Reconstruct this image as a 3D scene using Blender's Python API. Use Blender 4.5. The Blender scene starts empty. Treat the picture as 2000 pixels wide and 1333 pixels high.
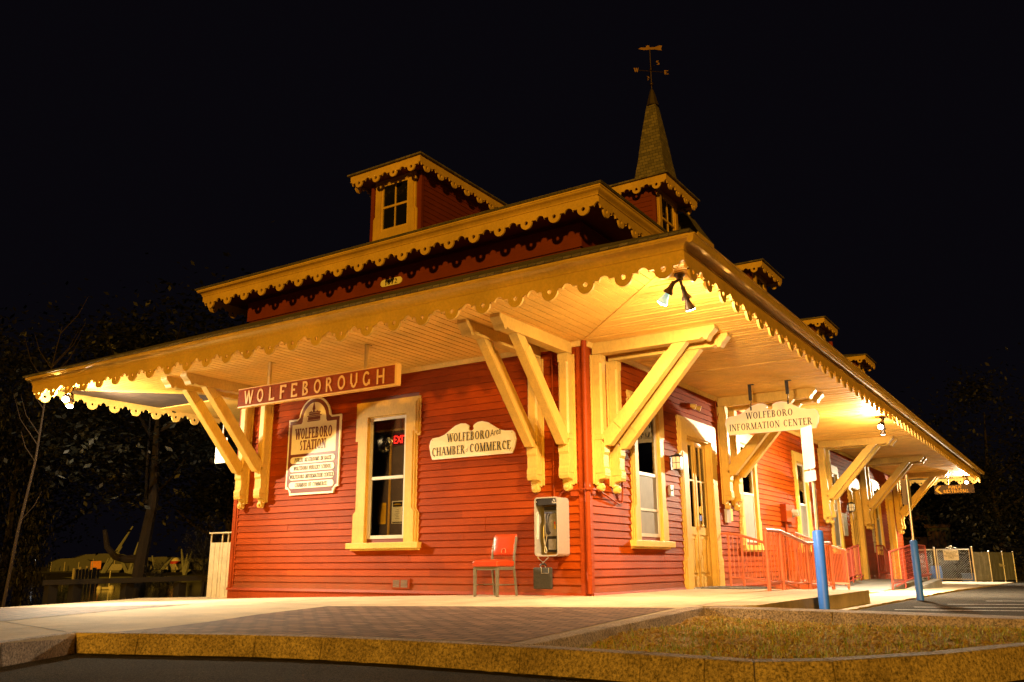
import bpy, bmesh, math, random
from mathutils import Vector, Matrix
from mathutils.geometry import delaunay_2d_cdt
random.seed(7)
SC = bpy.context.scene
COL = SC.collection
# ------------------------------------------------------------------ camera
CAM = Vector((5.9316, -11.0481, 0.4682))
YAW, PIT, ROL, FPX = -0.578, 0.2535, -0.0046, 1674.99
F_ = Vector((math.sin(YAW)*math.cos(PIT), math.cos(YAW)*math.cos(PIT), math.sin(PIT)))
R_ = Vector((math.cos(YAW), -math.sin(YAW), 0)); U_ = R_.cross(F_)
R2 = R_*math.cos(ROL)+U_*math.sin(ROL); U2 = -R_*math.sin(ROL)+U_*math.cos(ROL)
cd = bpy.data.cameras.new("camera"); cam = bpy.data.objects.new("camera", cd); COL.objects.link(cam)
cd.sensor_width = 36; cd.lens = 36*FPX/2000; cd.clip_start = .05; cd.clip_end = 2000
cam.matrix_world = Matrix((( R2.x, U2.x, -F_.x, CAM.x), (R2.y, U2.y, -F_.y, CAM.y), (R2.z, U2.z, -F_.z, CAM.z), (0, 0, 0, 1)))
SC.camera = cam
# ------------------------------------------------------------------ night sky and light
w = bpy.data.worlds.new("World"); SC.world = w; w.use_nodes = True
nt = w.node_tree; bg = nt.nodes["Background"]
sky = nt.nodes.new("ShaderNodeTexSky"); sky.sky_type = 'NISHITA'; sky.sun_disc = False
sky.sun_elevation = math.radians(-6); sky.sun_rotation = math.radians(160)
nt.links.new(sky.outputs[0], bg.inputs[0]); bg.inputs[1].default_value = 0.05
bg2 = nt.nodes.new("ShaderNodeBackground"); bg2.inputs[0].default_value = (.75, .6, 1, 1); bg2.inputs[1].default_value = .0032   # light pollution
ads = nt.nodes.new("ShaderNodeAddShader"); nt.links.new(bg.outputs[0], ads.inputs[0]); nt.links.new(bg2.outputs[0], ads.inputs[1]); nt.links.new(ads.outputs[0], nt.nodes["World Output"].inputs[0])
sd = bpy.data.lights.new("street_light", 'SUN'); so = bpy.data.objects.new("street_light", sd); COL.objects.link(so)
sd.energy = 2.15; sd.color = (1, .47, .03); sd.angle = math.radians(2.0)
SUND = Vector((-.44, .89, -.125)).normalized()
so.rotation_euler = SUND.to_track_quat('-Z', 'Y').to_euler()
SC.view_settings.view_transform = 'Standard'; SC.view_settings.look = 'None'; SC.view_settings.exposure = 0; SC.view_settings.gamma = 1

# ------------------------------------------------------------------ materials
def nn(nt, t, **kw):
    n = nt.nodes.new(t)
    for k, v in kw.items(): setattr(n, k, v)
    return n
def new_mat(name):
    m = bpy.data.materials.new(name); m.use_nodes = True
    nt = m.node_tree; return m, nt, nt.nodes["Principled BSDF"]
def ramp(nt, fac, c0, c1, p0=.3, p1=.7):
    r = nn(nt, "ShaderNodeValToRGB"); r.color_ramp.elements[0].position = p0; r.color_ramp.elements[1].position = p1
    r.color_ramp.elements[0].color = (*c0, 1); r.color_ramp.elements[1].color = (*c1, 1)
    nt.links.new(fac, r.inputs[0]); return r.outputs[0]
def noise(nt, scale, detail=6, rough=.6, vec=None, dist=0):
    n = nn(nt, "ShaderNodeTexNoise"); n.inputs["Scale"].default_value = scale; n.inputs["Detail"].default_value = detail
    n.inputs["Roughness"].default_value = rough; n.inputs["Distortion"].default_value = dist
    if vec is None:
        t = nn(nt, "ShaderNodeTexCoord"); vec = t.outputs["Object"]
    nt.links.new(vec, n.inputs["Vector"]); return n.outputs["Fac"]
def bump(nt, bs, h, strength=.3, dist=.01):
    b = nn(nt, "ShaderNodeBump"); b.inputs["Strength"].default_value = strength; b.inputs["Distance"].default_value = dist
    nt.links.new(h, b.inputs["Height"]); nt.links.new(b.outputs[0], bs.inputs["Normal"])
def dk(c, k): return tuple(max(0, min(1, x*k)) for x in c)
def M(name, c, rough=.5, metal=0, var=.18, scale=5, b=0, bs=50, spec=.5, c2=None, coat=0):
    m, nt, p = new_mat(name)
    p.inputs["Roughness"].default_value = rough; p.inputs["Metallic"].default_value = metal
    p.inputs["Specular IOR Level"].default_value = spec
    f = noise(nt, scale)
    nt.links.new(ramp(nt, f, c2 if c2 else dk(c, 1-var), dk(c, 1+var) if not c2 else c), p.inputs["Base Color"])
    if coat: p.inputs["Coat Weight"].default_value = coat; p.inputs["Coat Roughness"].default_value = .2
    if b: bump(nt, p, noise(nt, bs, 4), b, .01)
    return m
def emis(name, c, s):
    m, nt, p = new_mat(name); p.inputs["Base Color"].default_value = (*c, 1)
    p.inputs["Emission Color"].default_value = (*c, 1); p.inputs["Emission Strength"].default_value = s; return m
def glassmat(name, tint=(1, 1, 1), extra=.0, dark=0):
    m, nt, p = new_mat(name); out = nt.nodes["Material Output"]
    tr = nn(nt, "ShaderNodeBsdfTransparent"); tr.inputs[0].default_value = (*tint, 1)
    gl = nn(nt, "ShaderNodeBsdfGlossy"); gl.inputs["Roughness"].default_value = .02
    fr = nn(nt, "ShaderNodeFresnel"); fr.inputs[0].default_value = 1.5
    ad = nn(nt, "ShaderNodeMath", operation='ADD'); ad.inputs[1].default_value = extra; ad.use_clamp = True
    mx = nn(nt, "ShaderNodeMixShader"); nt.links.new(fr.outputs[0], ad.inputs[0]); nt.links.new(ad.outputs[0], mx.inputs[0])
    nt.links.new(tr.outputs[0], mx.inputs[1]); nt.links.new(gl.outputs[0], mx.inputs[2]); nt.links.new(mx.outputs[0], out.inputs[0])
    return m
def paint(name, c, rough, grain, streak=.12, spec=.5, boards=False):
    # weathered house paint: soft blotches, long streaks along the boards, fine brush grain
    m, nt, p = new_mat(name)
    t = nn(nt, "ShaderNodeTexCoord"); mp = nn(nt, "ShaderNodeMapping"); mp.inputs["Scale"].default_value = grain
    nt.links.new(t.outputs["Object"], mp.inputs[0])
    a = ramp(nt, noise(nt, 1.7, 5), dk(c, .8), dk(c, 1.15), .3, .75)
    g = noise(nt, 3.0, 8, .65, mp.outputs[0])
    mx = nn(nt, "ShaderNodeMix", data_type='RGBA', blend_type='MULTIPLY'); mx.inputs[0].default_value = 1
    nt.links.new(a, mx.inputs[6]); nt.links.new(ramp(nt, g, (1-streak*2,)*3, (1, 1, 1), .3, .62), mx.inputs[7])
    col = mx.outputs[2]
    if boards:   # each clapboard has faded a little differently; splash dirt along the foot of the wall
        sx = nn(nt, "ShaderNodeSeparateXYZ"); nt.links.new(t.outputs["Object"], sx.inputs[0])
        fl = nn(nt, "ShaderNodeMath", operation='FLOOR'); ml_ = nn(nt, "ShaderNodeMath", operation='MULTIPLY_ADD'); ml_.inputs[1].default_value = 1/.1107; ml_.inputs[2].default_value = -.5
        nt.links.new(sx.outputs[2], ml_.inputs[0]); nt.links.new(ml_.outputs[0], fl.inputs[0])
        sm_ = nn(nt, "ShaderNodeMath", operation='ADD'); nt.links.new(sx.outputs[0], sm_.inputs[0]); nt.links.new(sx.outputs[1], sm_.inputs[1])
        f2 = nn(nt, "ShaderNodeMath", operation='MULTIPLY_ADD'); f2.inputs[1].default_value = .31; nt.links.new(sm_.outputs[0], f2.inputs[0])
        w0_ = nn(nt, "ShaderNodeTexWhiteNoise", noise_dimensions='1D'); nt.links.new(fl.outputs[0], w0_.inputs["W"]); nt.links.new(w0_.outputs[0], f2.inputs[2])
        f3 = nn(nt, "ShaderNodeMath", operation='FLOOR'); nt.links.new(f2.outputs[0], f3.inputs[0])
        cb = nn(nt, "ShaderNodeCombineXYZ"); nt.links.new(fl.outputs[0], cb.inputs[0]); nt.links.new(f3.outputs[0], cb.inputs[1])
        wn = nn(nt, "ShaderNodeTexWhiteNoise", noise_dimensions='2D'); nt.links.new(cb.outputs[0], wn.inputs["Vector"])
        m2 = nn(nt, "ShaderNodeMix", data_type='RGBA', blend_type='MULTIPLY'); m2.inputs[0].default_value = 1
        nt.links.new(col, m2.inputs[6]); nt.links.new(ramp(nt, wn.outputs[0], (.78, .78, .78), (1.08, 1.08, 1.08), 0, 1), m2.inputs[7])
        dz = nn(nt, "ShaderNodeMapRange"); dz.inputs[1].default_value = .35; dz.inputs[2].default_value = .0; nt.links.new(sx.outputs[2], dz.inputs[0])
        dm = nn(nt, "ShaderNodeMath", operation='MULTIPLY'); nt.links.new(dz.outputs[0], dm.inputs[0]); nt.links.new(noise(nt, 7, 6, .7), dm.inputs[1])
        m3 = nn(nt, "ShaderNodeMix", data_type='RGBA'); nt.links.new(dm.outputs[0], m3.inputs[0]); nt.links.new(m2.outputs[2], m3.inputs[6]); m3.inputs[7].default_value = (.16, .07, .03, 1); col = m3.outputs[2]
    nt.links.new(col, p.inputs["Base Color"])
    r = nn(nt, "ShaderNodeMapRange"); nt.links.new(g, r.inputs[0]); r.inputs[3].default_value = rough-.1; r.inputs[4].default_value = rough+.15
    nt.links.new(r.outputs[0], p.inputs["Roughness"])
    p.inputs["Specular IOR Level"].default_value = spec
    bump(nt, p, g, .12, .01); return m
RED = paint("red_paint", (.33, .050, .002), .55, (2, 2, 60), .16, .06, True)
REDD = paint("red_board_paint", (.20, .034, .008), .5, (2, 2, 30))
REDTRIM = paint("red_trim_paint", (.29, .043, .004), .5, (20, 20, 2), .1, .12)
YEL = paint("yellow_paint", (.66, .425, .085), .46, (14, 14, 5), .09, .3)
YELS = paint("yellow_soffit_paint", (.86, .515, .10), .5, (9, 9, 9), .09, .25)
YELT = paint("yellow_trim_paint", (.75, .49, .12), .5, (8, 8, 8), .09, .2)
CREAM = M("cream_sign_paint", (.88, .82, .60), .4, var=.05)
WHITEP = M("white_paint", (.84, .82, .76), .4, var=.06)
ALU = M("storm_frame", (.62, .58, .50), .35, .2, var=.08)
BLACK = M("black_lettering", (.015, .012, .01), .5)
BROWN = M("brown_sign_paint", (.16, .035, .02), .35, var=.1)
REDSIGN = paint("red_sign_paint", (.30, .058, .006), .65, (3, 3, 8), .15, .04)
GOLD = M("sign_yellow", (.75, .46, .10), .45, var=.06)
IRON = M("dark_iron", (.03, .026, .022), .5, .4)
BRONZE = M("bronze_lampholder", (.05, .03, .018), .45, .5)
STEEL = M("galvanised_steel", (.55, .53, .49), .4, .8, var=.15, scale=20)
GREYSTEEL = M("grey_enamel_steel", (.20, .18, .13), .4, .3, var=.12, scale=14)
HOUS = M("brushed_grey_housing", (.50, .47, .40), .38, .35, var=.06, scale=60)
BLUE = M("blue_plastic_sleeve", (.035, .18, .85), .4, var=.06)
RAILRED = M("red_rail_paint", (.62, .16, .085), .35, var=.1)
RAILDARK = M("dark_red_rail_paint", (.28, .045, .028), .4, var=.1)
VINYL = M("red_vinyl", (.50, .055, .012), .3, var=.12, scale=9, b=.25, bs=18)
GLASS = glassmat("window_glass", (.98, .99, .98), .02)
SCREEN = M("grey_insect_screen", (.20, .19, .165), .6, var=.1)
BLIND = M("curtain_cloth", (.30, .22, .10), .8, var=.3, scale=12)
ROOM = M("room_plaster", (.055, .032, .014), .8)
WOODD = M("dark_wood", (.06, .035, .02), .7, var=.4)
def papermat(name, c):
    m, nt, p = new_mat(name); p.inputs["Base Color"].default_value = (*c, 1); p.inputs["Roughness"].default_value = .7
    tl = nn(nt, "ShaderNodeBsdfTranslucent"); tl.inputs[0].default_value = (*c, 1); mx = nn(nt, "ShaderNodeMixShader"); mx.inputs[0].default_value = .5
    nt.links.new(p.outputs[0], mx.inputs[1]); nt.links.new(tl.outputs[0], mx.inputs[2]); nt.links.new(mx.outputs[0], nt.nodes["Material Output"].inputs[0]); return m
YPAPER = papermat("yellow_paper", (.85, .62, .03))
PAPER = papermat("white_paper", (.80, .77, .68))
GALV = STEEL
SHED = M("weathered_beige_boards", (.50, .42, .26), .7, var=.18, scale=7, b=.2)
TENT = M("grey_canvas", (.045, .052, .07), .6, var=.1)
BARK = M("tree_bark", (.008, .004, .002), .9, var=.4, b=.6, bs=14)
BIRCH = M("birch_bark", (.20, .22, .25), .7, var=.25, scale=6)
POST = M("creosoted_post", (.010, .007, .005), .9)
ORANGE = M("orange_sign", (.75, .25, .04), .5)
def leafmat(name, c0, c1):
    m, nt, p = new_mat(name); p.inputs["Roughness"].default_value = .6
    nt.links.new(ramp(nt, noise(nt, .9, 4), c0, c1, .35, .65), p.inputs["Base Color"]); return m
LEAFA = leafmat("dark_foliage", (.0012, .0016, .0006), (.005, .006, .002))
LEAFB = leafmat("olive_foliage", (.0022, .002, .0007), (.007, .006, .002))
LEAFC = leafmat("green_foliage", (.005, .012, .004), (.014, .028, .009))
def concrete(name, c, crack=True):
    m, nt, p = new_mat(name); p.inputs["Roughness"].default_value = .8
    a = ramp(nt, noise(nt, 1.3, 9, .72), dk(c, .60), dk(c, 1.12), .3, .66)
    b_ = ramp(nt, noise(nt, 70, 3), (.78,)*3, (1, 1, 1), .35, .6)
    mx = nn(nt, "ShaderNodeMix", data_type='RGBA', blend_type='MULTIPLY'); mx.inputs[0].default_value = .8
    nt.links.new(a, mx.inputs[6]); nt.links.new(b_, mx.inputs[7]); nt.links.new(mx.outputs[2], p.inputs["Base Color"])
    bump(nt, p, noise(nt, 45, 6), .35, .008); return m
CONC = concrete("concrete", (.64, .51, .31))
CONC2 = concrete("step_concrete", (.30, .29, .26))
def granite():
    m, nt, p = new_mat("granite"); p.inputs["Roughness"].default_value = .75
    t = nn(nt, "ShaderNodeTexCoord")
    n1 = noise(nt, 55, 5, .75); n2 = noise(nt, 3, 5)
    a = ramp(nt, n1, (.10, .075, .05), (.66, .52, .38), .36, .64)
    mx = nn(nt, "ShaderNodeMix", data_type='RGBA', blend_type='MULTIPLY'); mx.inputs[0].default_value = .9
    nt.links.new(a, mx.inputs[6]); nt.links.new(ramp(nt, n2, (.55, .52, .48), (1, 1, 1), .3, .6), mx.inputs[7])
    nt.links.new(mx.outputs[2], p.inputs["Base Color"]); bump(nt, p, noise(nt, 28, 6, .7), .8, .012); return m
GRANITE = granite()
def asphalt():
    m, nt, p = new_mat("asphalt"); p.inputs["Roughness"].default_value = .95; p.inputs["Specular IOR Level"].default_value = .15
    a = ramp(nt, noise(nt, 120, 3, .7), (.014, .012, .010), (.20, .17, .13), .42, .72)
    mx = nn(nt, "ShaderNodeMix", data_type='RGBA', blend_type='MULTIPLY'); mx.inputs[0].default_value = 1
    nt.links.new(a, mx.inputs[6]); nt.links.new(ramp(nt, noise(nt, .8, 6), (.6, .6, .6), (1, 1, 1)), mx.inputs[7])
    nt.links.new(mx.outputs[2], p.inputs["Base Color"]); bump(nt, p, noise(nt, 90, 3), .9, .012); return m
ASPH = asphalt()
def brickmat():
    m, nt, p = new_mat("brick_paver"); p.inputs["Roughness"].default_value = .75
    t = nn(nt, "ShaderNodeTexCoord"); mp = nn(nt, "ShaderNodeMapping"); mp.inputs["Rotation"].default_value = (0, 0, math.radians(-2))
    nt.links.new(t.outputs["Object"], mp.inputs[0])
    b = nn(nt, "ShaderNodeTexBrick"); b.inputs["Scale"].default_value = 1; b.inputs["Brick Width"].default_value = .205
    b.inputs["Row Height"].default_value = .102; b.inputs["Mortar Size"].default_value = .011; b.inputs["Mortar Smooth"].default_value = .2; b.inputs["Bias"].default_value = -.1
    b.inputs[1].default_value = (.17, .09, .052, 1); b.inputs[2].default_value = (.37, .215, .13, 1); b.inputs[3].default_value = (.025, .016, .01, 1)
    nt.links.new(mp.outputs[0], b.inputs[0])
    mx = nn(nt, "ShaderNodeMix", data_type='RGBA', blend_type='MULTIPLY'); mx.inputs[0].default_value = .8
    nt.links.new(b.outputs[0], mx.inputs[6]); nt.links.new(ramp(nt, noise(nt, 5, 6), (.5, .5, .5), (1.0, 1, 1)), mx.inputs[7])
    nt.links.new(mx.outputs[2], p.inputs["Base Color"])
    ad = nn(nt, "ShaderNodeMath", operation='MULTIPLY_ADD'); ad.inputs[1].default_value = -1.0
    nt.links.new(b.outputs[1], ad.inputs[0]); nt.links.new(noise(nt, 8, 3), ad.inputs[2])
    bump(nt, p, ad.outputs[0], .9, .012); return m
BRICK = brickmat()
def soilmat():
    m, nt, p = new_mat("bark_mulch_soil"); p.inputs["Roughness"].default_value = .9
    nt.links.new(ramp(nt, noise(nt, 38, 5, .7), (.15, .08, .02), (.72, .48, .13), .34, .64), p.inputs["Base Color"])
    bump(nt, p, noise(nt, 45, 5, .7), 1, .03); return m
SOIL = soilmat()
def shingle():
    m, nt, p = new_mat("roof_shingle"); p.inputs["Roughness"].default_value = .85
    t = nn(nt, "ShaderNodeTexCoord"); mp = nn(nt, "ShaderNodeMapping")
    cx = nn(nt, "ShaderNodeSeparateXYZ"); nt.links.new(t.outputs["Object"], cx.inputs[0])
    ad = nn(nt, "ShaderNodeMath", operation='ADD'); nt.links.new(cx.outputs[0], ad.inputs[0]); nt.links.new(cx.outputs[1], ad.inputs[1])
    cb = nn(nt, "ShaderNodeCombineXYZ"); nt.links.new(ad.outputs[0], cb.inputs[0]); nt.links.new(cx.outputs[2], cb.inputs[1])
    b = nn(nt, "ShaderNodeTexBrick"); b.inputs["Scale"].default_value = 1; b.inputs["Brick Width"].default_value = .12; b.inputs["Row Height"].default_value = .07
    b.inputs["Mortar Size"].default_value = .005; b.inputs[1].default_value = (.10, .085, .06, 1); b.inputs[2].default_value = (.20, .165, .11, 1); b.inputs[3].default_value = (.04, .035, .03, 1)
    nt.links.new(cb.outputs[0], b.inputs[0]); nt.links.new(b.outputs[0], p.inputs["Base Color"])
    bump(nt, p, b.outputs[1], -.6, .02); return m
SHING = shingle()
def watermat():
    m, nt, p = new_mat("lake_water"); p.inputs["Base Color"].default_value = (.004, .006, .006, 1); p.inputs["Roughness"].default_value = .06
    t = nn(nt, "ShaderNodeTexCoord"); bump(nt, p, noise(nt, 1.6, 4, .5), .12, .05); return m
WATER = watermat()
GRASSD = M("dark_lawn", (.012, .011, .005), .9, var=.5, scale=2, b=.6, bs=20)
SPROUT = M("grass_blade", (.22, .32, .04), .5, var=.3)

# ------------------------------------------------------------------ mesh builder
WL = {}
class MB:
    def __init__(s): s.v = []; s.f = []
    def add(s, vs, fs):
        o = len(s.v); s.v += [tuple(v) for v in vs]; s.f += [tuple(i+o for i in f) for f in fs]
    def box(s, x0, x1, y0, y1, z0, z1):
        s.add([(x0, y0, z0), (x1, y0, z0), (x1, y1, z0), (x0, y1, z0), (x0, y0, z1), (x1, y0, z1), (x1, y1, z1), (x0, y1, z1)],
              [(0, 3, 2, 1), (4, 5, 6, 7), (0, 1, 5, 4), (1, 2, 6, 5), (2, 3, 7, 6), (3, 0, 4, 7)])
    def hexa(s, b, t):   # bottom and top quads
        s.add(list(b)+list(t), [(0, 3, 2, 1), (4, 5, 6, 7), (0, 1, 5, 4), (1, 2, 6, 5), (2, 3, 7, 6), (3, 0, 4, 7)])
    def prism(s, pts, fn, t0, t1, caps=True):   # 2D outline -> fn(u,v,t)
        n = len(pts); o = len(s.v)
        s.v += [tuple(fn(u, v, t0)) for u, v in pts]+[tuple(fn(u, v, t1)) for u, v in pts]
        for i in range(n):
            j = (i+1) % n; s.f.append((o+i, o+j, o+n+j, o+n+i))
        if caps: s.f.append(tuple(o+i for i in range(n-1, -1, -1))); s.f.append(tuple(o+n+i for i in range(n)))
    def tube(s, pts, r, n=8, caps=True):
        pts = [Vector(p) for p in pts]; m = len(pts); o = len(s.v)
        rs = r if isinstance(r, (list, tuple)) else [r]*m
        prev = None
        for i, p in enumerate(pts):
            d = (pts[min(i+1, m-1)]-pts[max(i-1, 0)]).normalized()
            if prev is None:
                a = Vector((0, 0, 1)) if abs(d.z) < .9 else Vector((1, 0, 0)); u = d.cross(a).normalized()
            else: u = (prev-d*prev.dot(d)).normalized()
            prev = u; v2 = d.cross(u)
            for k in range(n):
                a = 2*math.pi*k/n; s.v.append(tuple(p+(u*math.cos(a)+v2*math.sin(a))*rs[i]))
        for i in range(m-1):
            for k in range(n):
                k2 = (k+1) % n; s.f.append((o+i*n+k, o+i*n+k2, o+(i+1)*n+k2, o+(i+1)*n+k))
        if caps: s.f.append(tuple(o+k for k in range(n-1, -1, -1))); s.f.append(tuple(o+(m-1)*n+k for k in range(n)))
    def lathe(s, c, ax, prof, n=16):   # prof: (radius, height along ax)
        c = Vector(c); ax = Vector(ax).normalized(); a = Vector((0, 0, 1)) if abs(ax.z) < .9 else Vector((1, 0, 0))
        u = ax.cross(a).normalized(); v2 = ax.cross(u); o = len(s.v); m = len(prof)
        for r, h in prof:
            for k in range(n):
                t = 2*math.pi*k/n; s.v.append(tuple(c+ax*h+(u*math.cos(t)+v2*math.sin(t))*r))
        for i in range(m-1):
            for k in range(n):
                k2 = (k+1) % n; s.f.append((o+i*n+k, o+i*n+k2, o+(i+1)*n+k2, o+(i+1)*n+k))
    def ball(s, c, r, sc=(1, 1, 1), n=12, m=8):
        c = Vector(c); o = len(s.v)
        for i in range(m+1):
            p = math.pi*i/m
            for k in range(n):
                t = 2*math.pi*k/n
                s.v.append((c.x+r*sc[0]*math.sin(p)*math.cos(t), c.y+r*sc[1]*math.sin(p)*math.sin(t), c.z+r*sc[2]*math.cos(p)))
        for i in range(m):
            for k in range(n):
                k2 = (k+1) % n; s.f.append((o+i*n+k, o+(i+1)*n+k, o+(i+1)*n+k2, o+i*n+k2))
    def build(s, name, mat, parent=None, smooth=False, loc=None, bevel=0):
        me = bpy.data.meshes.new(name)
        base = WL[parent] if parent is not None else Vector(loc or (0, 0, 0))
        me.from_pydata([(x-base.x, y-base.y, z-base.z) for x, y, z in s.v], [], s.f); me.update()
        bm_ = bmesh.new(); bm_.from_mesh(me); bmesh.ops.recalc_face_normals(bm_, faces=bm_.faces); bm_.to_mesh(me); bm_.free()
        me.materials.append(mat); o = bpy.data.objects.new(name, me); COL.objects.link(o)
        if parent is not None: o.parent = parent
        else: o.location = base
        WL[o] = base
        if smooth:
            for p in me.polygons: p.use_smooth = True
            if smooth != 'all':
                try: me.set_sharp_from_angle(angle=math.radians(40))
                except Exception: pass
        if bevel:
            b = o.modifiers.new("bevel", 'BEVEL'); b.width = bevel; b.segments = 2; b.limit_method = 'ANGLE'
        return o
def thing(name, label, cat, loc=(0, 0, 0), group=None):
    o = bpy.data.objects.new(name, None); COL.objects.link(o); o.location = loc; o.empty_display_size = .1
    o['label'] = label; o['category'] = cat
    if group: o['group'] = group
    WL[o] = Vector(loc); return o
def tag(o, label, cat, group=None):
    o['label'] = label; o['category'] = cat
    if group: o['group'] = group
    return o
def struct(o, kind='structure'): o['kind'] = kind; return o
def dup(o, parent=None):
    c = o.copy(); COL.objects.link(c); c.parent = parent; WL[c] = WL[o]
    for ch in list(o.children): dup(ch, c)
    return c
def arc(cx, cy, rx, ry, a0, a1, n=12):
    return [(cx+rx*math.cos(math.radians(a0+(a1-a0)*i/n)), cy+ry*math.sin(math.radians(a0+(a1-a0)*i/n))) for i in range(n+1)]

# ------------------------------------------------------------------ lettering built from strokes
GLY = {
 'W': (1.06, 'D.06,1,.30,0 d.30,0,.53,1 D.53,1,.77,0 d.77,0,1.0,1 S.06,1 S.53,1 S1.0,1'),
 'O': (.86, 'A.43,.5,.38,.5,0,360'), 'L': (.64, 'V.16,0,1 H0,.16,.58 S.16,0 S.16,1 v.56,0,.2'),
 'F': (.62, 'V.16,0,1 H1,.16,.56 H.52,.16,.44 S.16,0 s.16,1 v.55,.8,1'), 'E': (.66, 'V.16,0,1 H1,.16,.56 H.52,.16,.44 H0,.16,.6 s.16,0 s.16,1 v.55,.8,1 v.59,0,.2'),
 'B': (.72, 'V.16,0,1 A.34,.76,.22,.24,-90,90 A.36,.26,.26,.26,-90,90 H1,.16,.34 H.52,.16,.36 H0,.16,.36 s.16,0 s.16,1'),
 'R': (.78, 'V.16,0,1 A.36,.75,.24,.25,-90,90 H1,.16,.36 H.5,.16,.36 D.38,.5,.68,0 S.16,0 s.16,1 S.69,0'),
 'I': (.36, 'V.18,0,1 S.18,0 S.18,1'), 'N': (.86, 'v.14,0,1 D.14,1,.70,0 v.70,0,1 S.14,0 s.12,1 S.70,1'),
 'M': (1.02, 'v.14,0,1 D.14,1,.50,0 d.50,0,.86,1 V.86,0,1 S.14,0 S.86,0 s.12,1 s.88,1'),
 'A': (.84, 'd.08,0,.42,1 D.42,1,.76,0 H.34,.2,.64 S.08,0 S.76,0'), 'T': (.70, 'V.35,0,1 H1,.04,.66 S.35,0 v.05,.8,1 v.65,.8,1'),
 'C': (.78, 'A.43,.5,.36,.5,48,312 v.68,.7,.92'), 'H': (.88, 'V.16,0,1 V.72,0,1 H.5,.16,.72 S.16,0 S.16,1 S.72,0 S.72,1'),
 'U': (.84, 'V.15,.3,1 v.68,.3,1 A.415,.34,.265,.34,180,360 S.15,1 S.68,1'), 'G': (.86, 'A.43,.5,.36,.5,42,318 V.70,.08,.42 S.68,.42'),
 'S': (.60, 'A.30,.74,.22,.26,40,270 A.30,.25,.23,.25,-140,90'), 'P': (.68, 'V.16,0,1 A.34,.73,.24,.27,-90,90 H1,.16,.34 H.46,.16,.34 S.16,0 s.16,1'),
 'K': (.80, 'V.16,0,1 d.16,.4,.62,1 D.32,.55,.70,0 S.16,0 S.16,1 S.62,1 S.70,0'), 'D': (.82, 'V.16,0,1 A.34,.5,.38,.5,-90,90 H1,.16,.34 H0,.16,.34 s.16,0 s.16,1'),
 'Y': (.76, 'D.06,1,.38,.48 d.38,.48,.70,1 V.38,0,.5 S.06,1 S.70,1 S.38,0'), 'V': (.8, 'D.06,1,.4,0 d.4,0,.74,1 S.06,1 S.74,1'),
 'X': (.8, 'D.08,1,.7,0 d.08,0,.7,1 S.08,1 S.7,1 S.08,0 S.7,0'),
 '1': (.46, 'V.24,0,1 d.06,.82,.24,1 S.24,0'), '8': (.64, 'A.32,.75,.22,.25,0,360 A.32,.25,.26,.25,0,360'),
 '7': (.62, 'H1,.06,.58 D.58,1,.24,0 v.07,.8,1'), '2': (.64, 'A.32,.7,.24,.3,-20,170 d.54,.62,.08,0 H0,.06,.6 v.58,0,.16'), ' ': (.42, ''),
}
def text(mb, s, org, U, V, width, height, T=.17, t=.06, sh=.11, st=.045, gap=.10, eps=.002, depth=.003, slant=0):
    """s laid out over width x height from lower-left org; T/t thick and thin strokes, sh/st serif half length and thickness"""
    U = Vector(U); V = Vector(V); N = U.cross(V).normalized(); org = Vector(org)
    tot = sum(GLY[c][0]+gap for c in s)-gap; kx = width/tot; ky = height; cnt = [0]
    def P(x, y, n): return org+U*((x+slant*y)*kx)+V*(y*ky)+N*n
    def poly(ps):
        e = eps+(cnt[0] % 9)*.00012; cnt[0] += 1
        mb.prism(ps, P, e, e+depth)
    x0 = 0
    for ch in s:
        wd, code = GLY[ch]
        for tok in code.split():
            k = tok[0]; a = [float(q) for q in tok[1:].split(',')]
            if k in 'Vv':
                h = (T if k == 'V' else t)/2; poly([(x0+a[0]-h, a[1]), (x0+a[0]+h, a[1]), (x0+a[0]+h, a[2]), (x0+a[0]-h, a[2])])
            elif k == 'H':
                y = a[0]; lo, hi = (y, y+t) if y < .1 else ((y-t, y) if y > .9 else (y-t/2, y+t/2))
                poly([(x0+a[1], lo), (x0+a[2], lo), (x0+a[2], hi), (x0+a[1], hi)])
            elif k in 'Dd':
                h = (T if k == 'D' else t)*.55; poly([(x0+a[0]-h, a[1]), (x0+a[2]-h, a[3]), (x0+a[2]+h, a[3]), (x0+a[0]+h, a[1])])
            elif k == 'A':
                n = max(6, int(abs(a[5]-a[4])/22)); cx, cy, rx, ry = a[:4]
                ix, iy = max(rx-T, rx*.2), max(ry-t*1.1, ry*.3)
                for i in range(n):
                    q0, q1 = [math.radians(a[4]+(a[5]-a[4])*(i+d)/n) for d in (0, 1)]
                    poly([(x0+cx+rx*math.cos(q0), cy+ry*math.sin(q0)), (x0+cx+rx*math.cos(q1), cy+ry*math.sin(q1)),
                          (x0+cx+ix*math.cos(q1), cy+iy*math.sin(q1)), (x0+cx+ix*math.cos(q0), cy+iy*math.sin(q0))])
            elif k in 'Ss' and sh > 0:
                y = a[1]; lo, hi = (y, y+st) if y < .3 else (y-st, y)
                l, r = (sh, sh) if k == 'S' else (sh, T/2)
                poly([(x0+a[0]-l-T*.25, lo), (x0+a[0]+r+T*.25, lo), (x0+a[0]+r+T*.25, hi), (x0+a[0]-l-T*.25, hi)])
        x0 += wd+gap
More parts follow.
